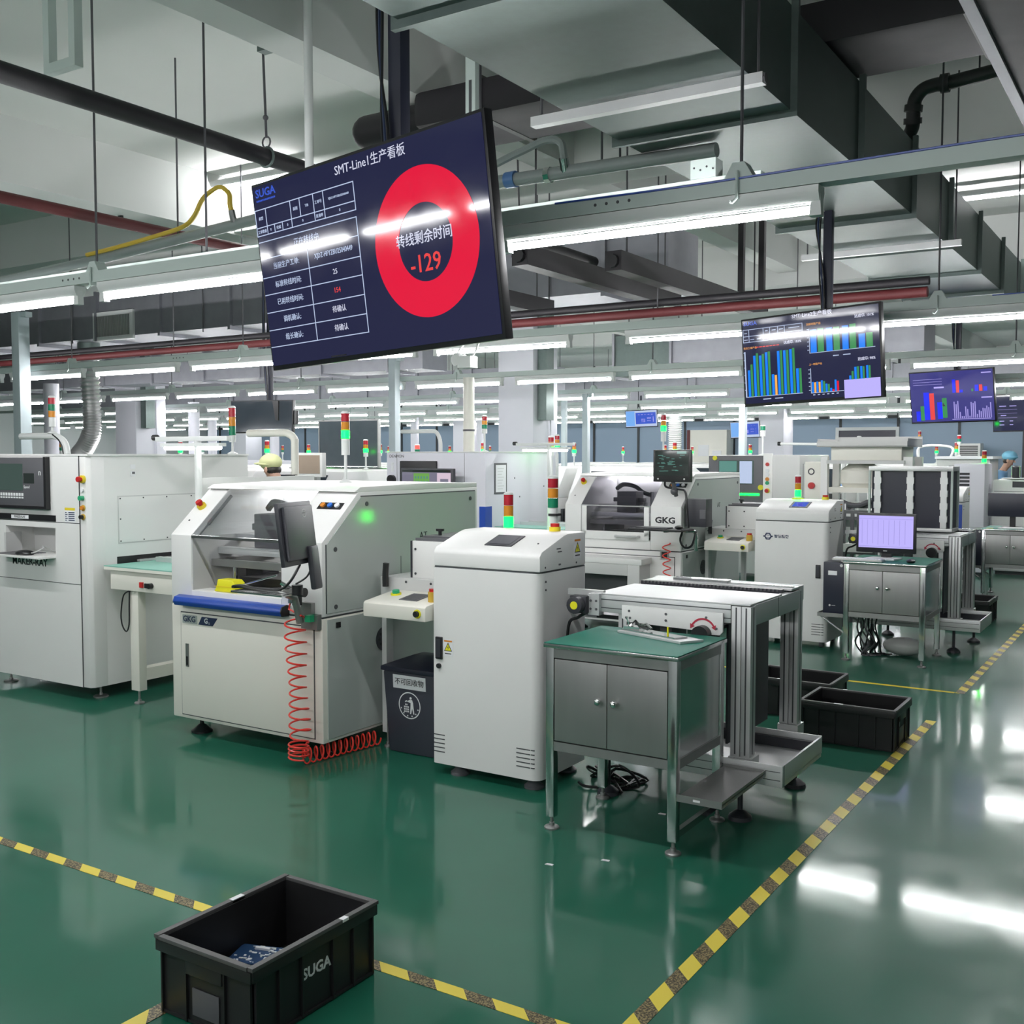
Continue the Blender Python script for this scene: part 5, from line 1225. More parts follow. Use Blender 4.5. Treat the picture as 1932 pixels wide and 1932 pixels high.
TB('cable', BLACK, t, [(-3.95, 8.74, 1.42), (-3.96, 8.78, 1.36), (-3.84, 8.78, 1.34), (-3.77, 8.77, 1.32), (-3.75, 8.76, 1.2), (-3.74, 8.78, 1.0)], .010)
t = thing('keyboard_tray', 'black keyboard tray on a chrome arm at the corner of the second printing machine', 'tray', (-3.8, 8.6, 1.0))
MB().prism([(-4.16, 8.42), (-3.66, 8.42), (-3.62, 8.62), (-4.10, 8.62)], 'z', .985, 1.003).build('tray', BLACK, t, bevel=.003)
B('keyboard', CHAR, t, (-4.10, -3.80, 8.45, 8.58, 1.003, 1.015), bevel=.003)
MB().ball((-3.72, 8.52, 1.02), .035, .05, .018).build('mouse', BLACK, t)
TB('arm', CHROME, t, [(-3.9, 8.6, .98), (-3.72, 8.68, .98), (-3.66, 8.74, .96), (-3.66, 8.76, .80)], .018, 8)
TB('cable', BLACK, t, [(-3.72, 8.6, .98), (-3.74, 8.6, .90), (-3.70, 8.6, .84), (-3.64, 8.62, .86), (-3.62, 8.66, .98)], .010)
t = thing('computer', 'slim black computer box fixed to the side of the second printing machine', 'computer', (-3.7, 8.85, 1))
B('box', CHAR, t, (-3.795, -3.60, 8.84, 8.98, 1.005, 1.255), bevel=.006); B('front', DGREY, t, (-3.66, -3.605, 8.836, 8.842, 1.08, 1.16))
t = thing('air_hose', 'red coiled air hose on the second printing machine', 'hose', (-3.95, 8.72, .3))
p = []
for i in range(16*9+1):
    a = 2*PI*i/16; f = i/(16*9); p.append((-3.93 + .02*f + .035*math.cos(a), 8.73 + .03*math.sin(a), .86 - .66*f))
MB().tube(p, .0055, 6).build('coil', REDHOSE, t)

# things on the second and third tables
t = thing('monitor', 'wide monitor with a bright lavender page on the second steel table', 'monitor', (-2.06, 8.85, .80))
B('casing', BLACK, t, (-2.295, -1.83, 8.84, 8.875, .855, 1.175), bevel=.006); d = B('display', SLAV, t, (-2.275, -1.85, 8.8375, 8.841, .895, 1.155))
b = MB()
for i in range(9): b.box(-2.25+i*.042, -2.246+i*.042, 8.8365, 8.838, .93-.01*(i % 2), 1.12)
b.box(-2.275, -1.85, 8.8365, 8.838, 1.128, 1.131); b.box(-2.275, -1.86, 8.8365, 8.838, .905, .909); b.build('page_lines', SLAV2, d)
MB().box(-2.10, -2.02, 8.86, 8.90, .82, .90).build('stand_neck', BLACK, t); MB().prism([(-2.22, 8.78), (-1.98, 8.78), (-1.95, 8.93), (-2.18, 8.93)], 'z', .8005, .815).build('stand_base', PAPER, t, bevel=.003)
B('badge', GREYW, t, (-2.08, -2.05, 8.8385, 8.841, .868, .876))
t = thing('keyboard', 'pale grey keyboard at the front edge of the second steel table', 'keyboard', (-2.2, 8.6, .80))
MB().box(-2.42, -2.03, 8.585, 8.70, .8005, .818).build('case', GREYW, t, bevel=.004)
b = MB()
for r in range(4):
    for c_ in range(14): b.box(-2.41+c_*.0265, -2.388+c_*.0265, 8.595+r*.024, 8.614+r*.024, .818, .823)
b.build('keys', PAPER, t)
t = thing('mouse', 'black mouse at the right end of the second steel table', 'mouse', (-1.82, 8.7, .8))
MB().ball((-1.83, 8.68, .815), .034, .055, .018, 12, 7).build('mouse_body', BLACK, t)
def pc(lab, x, y, z):
    t = thing('computer', lab, 'computer', (x, y, z))
    B('tower_case', BLUEBLK, t, (x-.085, x+.085, y, y+.42, z+.001, z+.425), bevel=.006)
    B('label', PAPER, t, (x-.045, x+.025, y-.002, y+.001, z+.32, z+.355)); MB().cyl((x+.06, y+.001, z+.40), (x+.06, y-.004, z+.40), .012, 12).cyl((x-.03, y+.001, z+.075), (x-.03, y-.003, z+.075), .008, 10).build('buttons', GREYW, t)
    B('badge', GREYW, t, (x-.015, x+.015, y-.002, y+.001, z+.073, z+.077))
    return t
pc('dark computer tower on the side tray left of the lavender monitor table', -2.405, 8.60, .358)
pc('dark computer tower on the side tray of the third steel table', -2.10, 13.24, .358)
t = thing('monitor', 'black monitor seen from behind on the third steel table at right edge', 'monitor', (-1.77, 13.5, .80))
B('casing', BLUEBLK, t, (-1.99, -1.45, 13.45, 13.50, .93, 1.20), bevel=.006); B('stand_neck', BLACK, t, (-1.76, -1.70, 13.5, 13.53, .81, .95)); B('stand_base', BLACK, t, (-1.84, -1.6, 13.42, 13.62, .8005, .812))
t = thing('paper_sheet', 'white papers lying before the monitor on the third steel table', 'paper', (-1.8, 13.3, .8))
MB().prism([(-1.85, 13.25), (-1.55, 13.22), (-1.52, 13.38), (-1.80, 13.40)], 'z', .8005, .812).build('sheets', PAPER, t); B('yellow_note', YELB, t, (-1.97, -1.90, 13.23, 13.28, .8005, .803))
t = thing('cable_bundle', 'tangle of black cables hanging under the lavender monitor table', 'cable', (-2.15, 8.9, 0))
rn = random.Random(9)
for i in range(9):
    x = -2.25 + rn.random()*.16; y = 8.72 + rn.random()*.2
    TB('cable', BLACK if i % 3 else DGREY, t, [(x, y, .386), (x+rn.uniform(-.04, .04), y, .25), (x+rn.uniform(-.06, .06), y+.05, .12), (x+rn.uniform(-.05, .05), y+.08, .014), (x+.08, y+.1, .012)], .007)
t = thing('plastic_bag', 'crumpled pale bag on the floor under the lavender monitor table', 'bag', (-1.95, 9.05, 0))
MB().ball((-1.95, 9.05, .075), .17, .10, .074, 14, 8).build('bag', GREYW, t)

# magazine racks
def magazine(lab, x, y, z, wd, hh, n, dp=.30):
    t = thing('magazine_rack', lab, 'rack', (x, y, z))
    B('back_panel', BLUEBLK, t, (x+.02, x+wd-.02, y+.05, y+dp, z+.03, z+hh-.04))
    B('end_plate', ALU, t, (x, x+wd, y, y+dp, z+.001, z+.03), (x, x+wd, y, y+dp, z+hh-.04, z+hh), bevel=.003)
    for i in range(n):
        xx = x + .05 + (wd-.15)*i/(max(1, n-1)) if n > 1 else x + wd*.45
        m = MB(); h0 = z+.03; k = int((hh-.07)/.05)
        for j in range(k): m.box(xx-(.006 if j % 2 else 0), xx+.05+(.006 if j % 2 else 0), y+.01, y+.052, h0+j*(hh-.07)/k, h0+(j+1)*(hh-.07)/k)
        m.build('guide_column', ALU, t)
    B('outer_post', TRUNK, t, (x, x+.018, y, y+.02, z+.03, z+hh-.04), (x+wd-.018, x+wd, y, y+.02, z+.03, z+hh-.04), (x+wd-.018, x+wd, y+dp-.02, y+dp, z+.03, z+hh-.04))
    return t
magazine('tall black board magazine with three pale guide columns, behind the lavender monitor', -2.40, 9.62, .985, .70, .56, 3)
magazine('narrow board magazine standing on the floor left of the third steel table', -2.31, 12.83, 0, .24, .62, 1)
t = thing('steel_stand', 'thin dark steel stand between the logo cabinet and the magazine rack', 'stand', (-2.6, 10.26, 0))
B('frame', DGREY, t, (-2.80, -2.77, 10.26, 10.29, 0, 1.12), (-2.52, -2.49, 10.26, 10.29, 0, 1.12), (-2.80, -2.49, 10.26, 10.29, 1.09, 1.12), (-2.80, -2.49, 10.26, 10.56, .70, .72), (-2.80, -2.77, 10.56, 10.59, 0, 1.12), (-2.52, -2.49, 10.56, 10.59, 0, 1.12))
B('shelf_tray', WHITE, t, (-2.78, -2.51, 10.24, 10.58, .722, .80))

# ------------------------------------------------------------------ inspection machines farther back
def block_machine(lab, x0, x1, y0, y1, z1, group=None, cat='machine', body=WHITE):
    t = thing('inspection_machine', lab, cat, ((x0+x1)/2, y0, 0), group)
    B('body', body, t, (x0, x1, y0, y1, .09, z1), bevel=.010)
    B('seam', SEAM, t, (x0+.01, x1-.01, y0-.0012, y0+.002, .78, .785))
    for x in (x0+.12, x1-.12):
        for y in (y0+.12, y1-.12): foot(t, x, y, .10, .05)
    return t
t = block_machine('white inspection machine with a framed paper on its side, behind the front printer', -7.28, -6.0, 8.95, 10.3, 1.668, body=COLUMN)
B('seam_upright', SEAM, t, (-6.262, -6.258, 8.9488, 8.952, .10, 1.66), (-7.14, -7.136, 8.9488, 8.952, .10, 1.66))
B('top_plate', WHITE, t, (-7.29, -5.99, 8.94, 10.31, 1.668, 1.678))
B('display_panel', BLACK, t, (-7.08, -6.60, 8.92, 8.95, 1.15, 1.58), bevel=.01)
T('brand_text', 'DENMON', CHAR, t, (-7.24, 8.949, 1.628), .045)
pf = B('paper_frame', DGREY, t, (-6.001, -5.993, 9.11, 9.34, 1.24, 1.56)); B('framed_paper', PAPER, pf, (-5.994, -5.991, 9.13, 9.32, 1.26, 1.54))
b = MB()
for i in range(8): b.box(-5.9915, -5.9902, 9.16, 9.28-.02*(i % 3), 1.50-.03*i, 1.506-.03*i)
b.build('print_lines', GREYW, pf)
B('blue_corner', BLUE, t, (-6.07, -5.995, 8.94, 9.06, .88, 1.12)); screws(t, [(-6.0, 9.5, 1.4), (-6.0, 10.1, 1.3), (-6.0, 9.6, 1.2)], (1,0,0), .008)
knobby(t, 'black_knob', BLACK, (-7.20, 8.95, 1.38), (0,-1,0), .05, .04); B('marker_strip', PAPER, t, (-7.22, -7.18, 8.946, 8.951, 1.46, 1.56)); knobby(t, 'emergency_stop', RED, (-7.19, 8.95, 1.25), (0,-1,0), .025, .04, YEL)
CY('exhaust_pipe', CREAM, t, ((-6.62, 9.55, 1.678), (-6.62, 9.55, 2.48), .062), n=16); CY('pipe_band', DGREY, t, ((-6.62, 9.55, 1.90), (-6.62, 9.55, 1.92), .066), n=16)
tower(t, -6.55, 9.75, 1.678, .030, RAG, pole=.20, seg=.045, body=.05)
TB('handrail', FIXW, t, [(-7.35, 9.3, 1.90), (-6.95, 9.3, 1.90), (-6.88, 9.3, 1.89), (-6.84, 9.3, 1.84), (-6.82, 9.3, 1.76), (-6.82, 9.3, 1.678)], .022, 8)
shift(t, (-.02, 0, 0))
t = thing('monitor', 'monitor showing a green board picture before the machine behind the front printer', 'monitor', (-6.6, 8.75, 0))
B('casing', CHAR, t, (-6.94, -6.27, 8.74, 8.78, 1.16, 1.505), bevel=.004); d = B('display', SGRY, t, (-6.92, -6.30, 8.7375, 8.741, 1.18, 1.49))
B('title_bar', SPALE, d, (-6.92, -6.30, 8.7365, 8.738, 1.465, 1.49)); B('board_picture', SLEAF, d, (-6.77, -6.57, 8.7365, 8.738, 1.2, 1.455)); B('side_pane', SPINK, d, (-6.47, -6.30, 8.7365, 8.738, 1.18, 1.46)); B('dark_pane', SGRY, d, (-6.43, -6.33, 8.7355, 8.737, 1.18, 1.40)); d.children[3].data.materials[0] = SDARK
b = MB()
for i in range(5):
    for j in range(5): b.box(-6.755+i*.037, -6.735+i*.037, 8.7358, 8.7372, 1.22+j*.045, 1.245+j*.045)
b.build('board_marks', SMINT, d)
B('stand', CHAR, t, (-6.63, -6.57, 8.78, 8.81, .95, 1.3), (-6.75, -6.45, 8.70, 8.92, .945, .955)); B('cart', GREYW, t, (-6.95, -6.25, 8.62, 8.93, .90, .945), (-6.93, -6.90, 8.64, 8.67, 0, .90), (-6.30, -6.27, 8.64, 8.67, 0, .90), (-6.93, -6.90, 8.88, 8.91, 0, .90), (-6.30, -6.27, 8.88, 8.91, 0, .90))
t = block_machine('white machine with a dark front, wide screen and green glow, right of the second printer', -5.42, -4.20, 13.4, 14.7, 1.64, body=GREYW)
B('dark_front', DGREY, t, (-5.42, -4.68, 13.38, 13.40, .55, 1.63), bevel=.004)
d = B('display', STEAL, t, (-5.28, -4.80, 13.376, 13.381, 1.26, 1.57)); B('green_pane', SMINT, d, (-5.27, -5.03, 13.3745, 13.377, 1.42, 1.56)); B('pale_pane', SPALE, d, (-4.99, -4.82, 13.3745, 13.377, 1.27, 1.56)); B('grey_pane', SGRY, d, (-5.17, -5.0, 13.3745, 13.377, 1.27, 1.38))
B('green_strip', LGRNON, t, (-5.30, -4.72, 13.375, 13.381, 1.115, 1.14)); MATS['green_strip'] = t.children[-1].data.materials[0]
cc = B('corner_column', WHITE, t, (-4.67, -4.55, 13.37, 13.40, .10, 1.66), bevel=.004)
for z, m in ((1.52, RED), (1.44, PAPER), (1.39, PAPER), (1.33, ORANGE), (1.28, GREENB)): knobby(cc, 'button', m, (-4.61, 13.37, z), (0,-1,0), .024, .02)
estop(cc, (-4.61, 13.37, 1.18), (0,-1,0), .026)
B('door_panel', WHITE, t, (-4.201, -4.196, 13.55, 13.85, 1.1, 1.52)); B('door_gap', SEAM, t, (-4.1995, -4.197, 13.54, 13.55, 1.09, 1.53), (-4.1995, -4.197, 13.85, 13.86, 1.09, 1.53))
warn(t, (-4.199, 14.1, .95), .06, SIDE, False)
MB().cyl((-5.33, 13.38, 1.60), (-5.33, 13.36, 1.60), .03, 12).cyl((-4.70, 13.38, 1.22), (-4.70, 13.36, 1.22), .035, 12).build('lime_lamp', YELB, t)
tower(t, -4.9, 14.0, 1.64, .035, [('green_lens', LGRN)], pole=.25, seg=.06, body=.08)
# conveyor tail with fences behind the dark-front machine
t = thing('conveyor', 'dark conveyor bed with a steel wire fence behind the logo cabinet', 'conveyor', (-4.0, 12.1, 0))
B('bed', DGREY, t, (-4.05, -2.95, 12.0, 12.44, .92, 1.0)); B('black_guard', BLACK, t, (-3.95, -3.5, 11.98, 12.0, .99, 1.10))
B('fence', PAPER, t, *[(-3.45+i*.05, -3.435+i*.05, 12.0, 12.01, 1.0, 1.10) for i in range(5)]); B('frame', ALU, t, (-4.05, -2.95, 11.98, 12.0, .96, .99), (-3.2, -2.95, 12.0, 12.04, 1.0, 1.03))
B('leg', GREYW, t, (-4.0, -3.95, 12.02, 12.07, 0, .92), (-3.05, -3.0, 12.02, 12.07, 0, .92), (-4.0, -3.95, 12.38, 12.43, 0, .92), (-3.05, -3.0, 12.38, 12.43, 0, .92))
# tray topped machine
t = thing('feeder_machine', 'white box machine with an open tray on top, above the magazine rack', 'machine', (-3.3, 12.9, 0))
B('upper_box', CREAM, t, (-3.58, -2.78, 12.6, 13.2, 1.58, 1.74), bevel=.006)
MB().box(-3.72, -2.70, 12.5, 12.53, 1.74, 1.80).box(-3.72, -2.70, 13.27, 13.30, 1.74, 1.86).box(-3.72, -3.69, 12.53, 13.27, 1.74, 1.83).box(-2.73, -2.70, 12.53, 13.27, 1.74, 1.83).box(-3.72, -2.70, 12.5, 13.3, 1.735, 1.745).build('tray_rim', GREYW, t)
B('base_rail', GREYW, t, (-3.62, -2.74, 12.56, 13.24, 1.54, 1.58)); B('pillar', WHITE, t, (-3.70, -3.62, 12.6, 12.68, 0, 1.62), (-2.76, -2.66, 12.6, 12.7, 0, 1.62), (-3.70, -3.62, 13.1, 13.18, 0, 1.62), (-2.76, -2.66, 13.1, 13.18, 0, 1.62))
MB().lathe((-3.3, 12.9, 1.26), [(.20, 0), (.24, .05), (.24, .20), (.14, .28)], 20).build('drum', CREAM, t); B('inner_shelf', CREAM, t, (-3.62, -2.76, 12.65, 13.15, 1.2, 1.26)); TB('hose', DGREY, t, [(-3.5, 12.7, 1.10), (-3.3, 12.65, 1.05), (-3.1, 12.66, 1.12), (-2.9, 12.7, 1.22)], .03, 8); B('motor_bed', DGREY, t, (-3.45, -2.8, 12.7, 13.0, 1.02, 1.08), (-3.45, -3.4, 12.7, 13.0, .9, 1.02), (-2.86, -2.8, 12.7, 13.0, .9, 1.02)); B('lower_bed', GREYW, t, (-3.62, -2.76, 12.62, 13.16, .80, .90))
t = thing('control_post', 'white panel with a round dial and a red switch, left of the feeder machine', 'panel', (-4.0, 12.95, 0))
B('post', CREAM, t, (-3.98, -3.76, 12.9, 13.1, 0, 1.56), bevel=.006); m = MB(); m.ringy((-3.90, 1.44), .028, .04, 12.892, 12.901, 20); m.build('dial', CHAR, t); knobby(t, 'red_switch', RED, (-3.89, 12.9, 1.27), (0,-1,0), .04, .04)
t = thing('work_lamp', 'white work light bar spanning right of the distant column', 'lamp', (-4.2, 14.9, 1.7))
CY('light_bar', FIXW, t, ((-4.95, 14.9, 1.80), (-3.75, 14.9, 1.78), .02)); CY('post', FIXW, t, ((-4.05, 14.9, 0), (-4.05, 14.9, 1.80), .03)); CY('end_cap', BLACK, t, ((-4.99, 14.9, 1.80), (-4.95, 14.9, 1.80), .03))

# ------------------------------------------------------------------ placement machines and ovens of the farther lines
def placer():
    t = thing('placement_machine', 'x', 'machine', (0,0,0), local=True)
    B('body', WHITE, t, (-.75, .75, 0, 1.5, .10, 1.0), bevel=.01)
    MB().prism([(.0, 1.0), (.02, 1.06), (.30, 1.44), (1.2, 1.46), (1.5, 1.35), (1.5, 1.0)], 'x', -.75, .75).build('upper_cover', WHITE, t, bevel=.01)
    MB()._add([(-.5, .035, 1.09), (.5, .035, 1.09), (.5, .262, 1.40), (-.5, .262, 1.40), (-.5, .05, 1.07), (.5, .05, 1.07), (.5, .28, 1.38), (-.5, .28, 1.38)], [(0,1,2,3), (7,6,5,4), (0,4,5,1), (1,5,6,2), (2,6,7,3), (3,7,4,0)]).build('window', DARKGLASS, t)
    B('black_band', BLACK, t, (-.74, .74, -.004, .0, .90, .99)); b = MB()
    for i in range(24): b.box(-.70+i*.06, -.665+i*.06, -.30, .0, .62, .86)
    b.build('feeders', DGREY, t)
    B('front_panel', GREYW, t, (-.74, .74, -.006, 0, .12, .58))
    for fx_ in (-.65, .65):
        for fy_ in (.12, 1.38): foot(t, fx_, fy_, .11, .05)
    d = B('monitor', CHAR, t, (.52, .74, -.06, -.03, 1.05, 1.32)); B('display', SCYAN, d, (.54, .72, -.062, -.059, 1.08, 1.30)); B('monitor_arm', GREYW, d, (.60, .66, -.03, .06, 1.12, 1.2))
    tower(t, .55, .9, 1.46, .03, RAGON, pole=.16, seg=.05, body=.05)
    return t
pl0 = placer(); used = [False]
def put(x, y, lab, group=None):
    if not used[0]:
        used[0] = True; pl0.location = (x, y, 0); pl0['label'] = lab
        if group: pl0['group'] = group
        return pl0
    return dup(pl0, loc=(x, y, 0), label=lab, group=group)
for i, x in enumerate((-9.2, -10.9, -12.6)): put(x, 9.3, '%s placement machine to the left of the person in the yellow green cap, second line' % ORD[i])
for i, x in enumerate((-7.0, -8.7, -12.6, -14.3)): put(x, 13.7, 'placement machine %s from the right in the third line, behind the big column' % ORD[i])
for i, x in enumerate((-5.6, -7.4, -9.1, -10.8, -14.2, -15.9)): put(x, 18.0, 'placement machine %s from the right in the fourth line, far back' % ORD[i])
for i, x in enumerate((-5.0, -6.8, -8.6, -10.4, -12.2)): put(x, 22.4, 'placement machine %s from the right in the last line, near the back wall' % ORD[i])
def oven(lab, x, y, L_=3.6):
    t = thing('reflow_oven', lab, 'oven', (x, y, 0), local=True)
    B('body', WHITE, t, (0, L_, 0, 1.25, .10, 1.02), bevel=.012)
    MB().prism([(.0, 1.02), (.05, 1.10), (.25, 1.50), (1.0, 1.50), (1.2, 1.10), (1.25, 1.02)], 'x', .2, L_-.2).build('hood', COLUMN, t, bevel=.02)
    B('window', DARKGLASS, t, (L_*.4, L_*.6, .10, .16, 1.16, 1.22)); B('door_seam', SEAM, t, *[(L_*f-.003, L_*f+.003, -.001, .003, .12, 1.0) for f in (.25, .5, .75)])
    CY('exhaust_pipe', COLUMN, t, ((L_*.2, .6, 1.5), (L_*.2, .6, 2.68), .11), ((L_*.8, .6, 1.5), (L_*.8, .6, 2.68), .11), n=16)
    tower(t, L_*.9, .5, 1.5, .03, RAG, pole=.15, seg=.05, body=.05)
    for fx_ in (.15, L_*.5, L_-.15):
        for fy_ in (.12, 1.13): foot(t, fx_, fy_, .11, .05)
    d = B('monitor', CHAR, t, (L_*.85, L_*.85+.36, -.05, -.01, 1.1, 1.38)); B('display', SLAV2, d, (L_*.85+.02, L_*.85+.34, -.052, -.049, 1.13, 1.36)); B('monitor_arm', GREYW, d, (L_*.85+.14, L_*.85+.2, -.01, .15, 1.02, 1.2))
    return t
oven('long white reflow oven behind the square blue post, second line', -17.0, 9.0)
oven('long white reflow oven left of the first column, third line', -19.6, 13.9)
oven('long white reflow oven behind the corrugated hose, fourth line', -21.5, 18.0)
oven('distant white reflow oven near the back wall at left', -18.5, 22.4)
# hooded blue machine
t = thing('cleaning_machine', 'blue machine with a raised slate coloured glass lid, left of centre', 'machine', (-10.3, 11.6, 0))
B('body', BLUEL, t, (-11.3, -8.62, 11.6, 12.45, .06, 1.42), bevel=.012); B('steel_counter', STEELP, t, (-11.3, -8.6, 11.58, 12.45, 1.42, 1.46), bevel=.004)
B('glass_lid', SMOKE, t, (-11.35, -10.2, 12.30, 12.34, 1.47, 2.15)); B('lid_frame', STEEL, t, (-11.37, -10.18, 12.29, 12.35, 2.15, 2.17), (-10.2, -10.18, 12.29, 12.35, 1.46, 2.15), (-11.37, -11.35, 12.29, 12.35, 1.46, 2.15))
B('grey_box', GREYW, t, (-10.15, -9.85, 11.5, 11.58, 1.02, 1.36)); B('foot', DGREY, t, (-11.2, -8.7, 11.7, 12.4, 0, .06))
t = thing('display_stand', 'white framed monitor with a beige cover on a stand beside the capped person', 'monitor', (-7.05, 7.5, 0))
B('frame', WHITE, t, (-7.235, -6.885, 7.50, 7.56, 1.42, 1.665), bevel=.006); B('cover', BEIGE, t, (-7.205, -6.915, 7.495, 7.501, 1.455, 1.64)); B('neck', GREYW, t, (-7.12, -7.0, 7.54, 7.6, 1.25, 1.44), (-7.2, -6.92, 7.48, 7.68, 1.22, 1.25))
B('pedestal', GREYW, t, (-7.18, -6.94, 7.48, 7.68, 0, 1.22), bevel=.006); shift(t, (-.47, .5, 0))
# far right machines and cabinet air conditioner
t = thing('air_conditioner', 'white floor standing air conditioner with dark louvres against the blue wall', 'air conditioner', (-4.3, 26.5, 0))
B('body', WHITE, t, (-4.62, -4.08, 26.3, 26.75, .001, 1.90), bevel=.015); b = MB()
for i in range(6): b.box(-4.57, -4.13, 26.29, 26.301, 1.62+i*.04, 1.645+i*.04)
b.build('louvres', BLACK, t)
t = thing('test_cabinet', 'white machine with a dark green monitor, right of the magazine rack', 'machine', (-3.0, 17, 0))
B('body', WHITE, t, (-3.24, -2.5, 17.0, 17.8, .05, 1.58), bevel=.01); B('monitor', DGREY, t, (-3.06, -2.82, 16.93, 17.0, 1.16, 1.48)); B('screen', SDARK, t, (-3.04, -2.84, 16.925, 16.931, 1.2, 1.45)); B('colour_strip', BLUE, t, (-3.2, -3.1, 16.995, 17.0, 1.40, 1.43)); B('foot', DGREY, t, (-3.2, -2.54, 17.05, 17.75, 0, .05))
B('top_rail', PAPER, t, (-3.25, -2.45, 16.9, 17.8, 1.58, 1.62)); tower(t, -3.0, 17.4, 1.62, .03, [('green_lens', LGRN), ('red_lens', LRED)], pole=.18, seg=.045, body=.04)
TB('rail_frame', WHITE, t, [(-3.55, 17.3, 1.5), (-3.55, 17.3, 1.76), (-3.1, 17.3, 1.76), (-3.1, 17.3, 1.6)], .02, 6)
t = thing('test_cabinet', 'pale box machine with vents left of the worker in blue', 'machine', (-2.6, 15.6, 0))
B('body', COLUMN, t, (-2.75, -2.36, 15.5, 16.1, .05, 1.52), bevel=.012); B('vents', CHAR, t, *[(-2.70, -2.55, 15.495, 15.501, 1.22+.05*i, 1.25+.05*i) for i in range(4)]); B('foot', DGREY, t, (-2.70, -2.40, 15.55, 16.05, 0, .05))
tower(t, -2.38, 15.55, 1.52, .0295, RAGON, pole=0, seg=.05, body=.02); shift(t, (.02, 0, 0))
t = thing('bench_machine', 'white rounded bench machine in front of the worker in blue', 'machine', (-1.9, 16, 0))
B('body', WHITE, t, (-2.30, -1.3, 15.9, 16.7, .05, 1.30), bevel=.02); B('notch', CHAR, t, (-2.05, -1.90, 15.895, 15.901, 1.20, 1.28)); B('seam', SEAM, t, (-2.28, -1.32, 15.8985, 15.902, 1.14, 1.145)); B('foot', DGREY, t, (-2.25, -1.35, 15.95, 16.65, 0, .05))
MB().lathe((-2.0, 16.2, 1.301), [(.10, 0), (.22, .012), (.24, .02)], 18).build('dish', PAPER, t)
t = thing('canister', 'dark ribbed canister standing on the white bench machine', 'canister', (-2.05, 16.2, 1.322))
MB().lathe((-2.05, 16.25, 1.322), [(.05, 0), (.06, .02), (.06, .15), (.04, .17)], 14).build('canister_body', CHAR, t); B('rods', CHROME, t, (-2.105, -2.098, 16.18, 16.187, 1.33, 1.49), (-2.0, -1.993, 16.18, 16.187, 1.33, 1.49))
t = thing('desk_machine', 'grey monitor hood standing beside the canister on the bench machine', 'monitor', (-1.8, 16.3, 1.3))
B('hood', GREYW, t, (-1.92, -1.70, 16.2, 16.45, 1.302, 1.50), bevel=.01); B('screen', CHAR, t, (-1.90, -1.72, 16.195, 16.201, 1.34, 1.48))
for (x, y, z, lab) in ((-3.93, 15.2, 1.66, 'far signal tower left of the feeder tray, green lit'), (-3.15, 18.05, 1.60, 'far signal tower right of the feeder tray with a red top'), (-6.95, 12.0, 1.66, 'signal tower in front of the middle back wall, green lit'), (-5.78, 9.85, 1.60, 'green lit signal tower beside the work lamp at the big column'), (-9.6, 14.2, 1.6, 'signal tower seen above the blue machine, green lit'), (-8.0, 10.4, 1.58, 'signal tower with a glowing red lens left of the slate lid')):
    t = thing('signal_post', lab, 'light', (x, y, 0))
    CY('pole', FIXW, t, ((x, y, .01), (x, y, z), .02), n=10); MB().lathe((x, y, 0), [(.10, 0), (.10, .012), (.03, .02)], 14).build('base', FIXW, t)
    tower(t, x, y, z, .03, RAGON if 'red lens' not in lab else [('teal_lens', LGRN), ('red_lens', LREDON)], pole=.03, seg=.05, body=.05, base=False)
t = thing('flexible_duct', 'white ribbed exhaust hose right of the small blue screen', 'duct', (-9.0, 20.5, 1.5))
pth = [(-9.05, 20.5, 1.62 + .02*i) for i in range(62)]
MB().tube(pth, [.13 + (.02 if i % 2 else -.01) for i in range(62)], 14).build('ribbed_hose', FIXW, t); CY('stub', FIXW, t, ((-9.05, 20.5, 0), (-9.05, 20.5, 1.62), .10))
t = thing('wall_cabinet', 'pale cabinet with papers pinned on it against the back wall', 'cabinet', (-10.8, 26.8, 0))
B('body', CREAM, t, (-11.5, -10.4, 26.9, 27.4, .001, 2.3), bevel=.01); B('notices', PAPER, t, (-11.2, -10.9, 26.89, 26.902, 1.6, 1.9), (-10.8, -10.55, 26.89, 26.902, 1.5, 1.75)); B('side_strip', REDPIPE, t, (-11.52, -11.44, 26.88, 26.902, .1, 2.3))
t = thing('wall_door', 'dark framed opening in the back wall beyond the second hanging screen', 'door', (-7.0, 27.4, 0))
B('opening', BLUEBLK, t, (-7.6, -6.2, 27.44, 27.462, .01, 2.25)); B('frame', WALLW, t, (-7.68, -7.6, 27.4, 27.46, 0, 2.33), (-6.2, -6.12, 27.4, 27.46, 0, 2.33), (-7.6, -6.2, 27.4, 27.46, 2.25, 2.33))

# ------------------------------------------------------------------ people
def skinned(name, verts, edges, m, parent, sub=2):
    me = bpy.data.meshes.new(name); me.from_pydata([v[:3] for v in verts], edges, [])
    o = bpy.data.objects.new(name, me); COL.objects.link(o)
    o.modifiers.new('skin', 'SKIN')
    for i, v in enumerate(verts):
        d = me.skin_vertices[0].data[i]; d.radius = (v[3], v[4] if len(v) > 4 else v[3]); d.use_root = (i == 0)
    s = o.modifiers.new('sub', 'SUBSURF'); s.levels = sub; s.render_levels = sub
    bpy.context.view_layer.update()
    dg = bpy.context.evaluated_depsgraph_get()
    nm = bpy.data.meshes.new_from_object(o.evaluated_get(dg))
    bpy.data.objects.remove(o)
    for p in nm.polygons: p.use_smooth = True
    nm.materials.clear(); nm.materials.append(m)
    r = bpy.data.objects.new(name, nm); COL.objects.link(r); r.parent = parent; WOFF[r.name] = Vector((0,0,0))
    return r
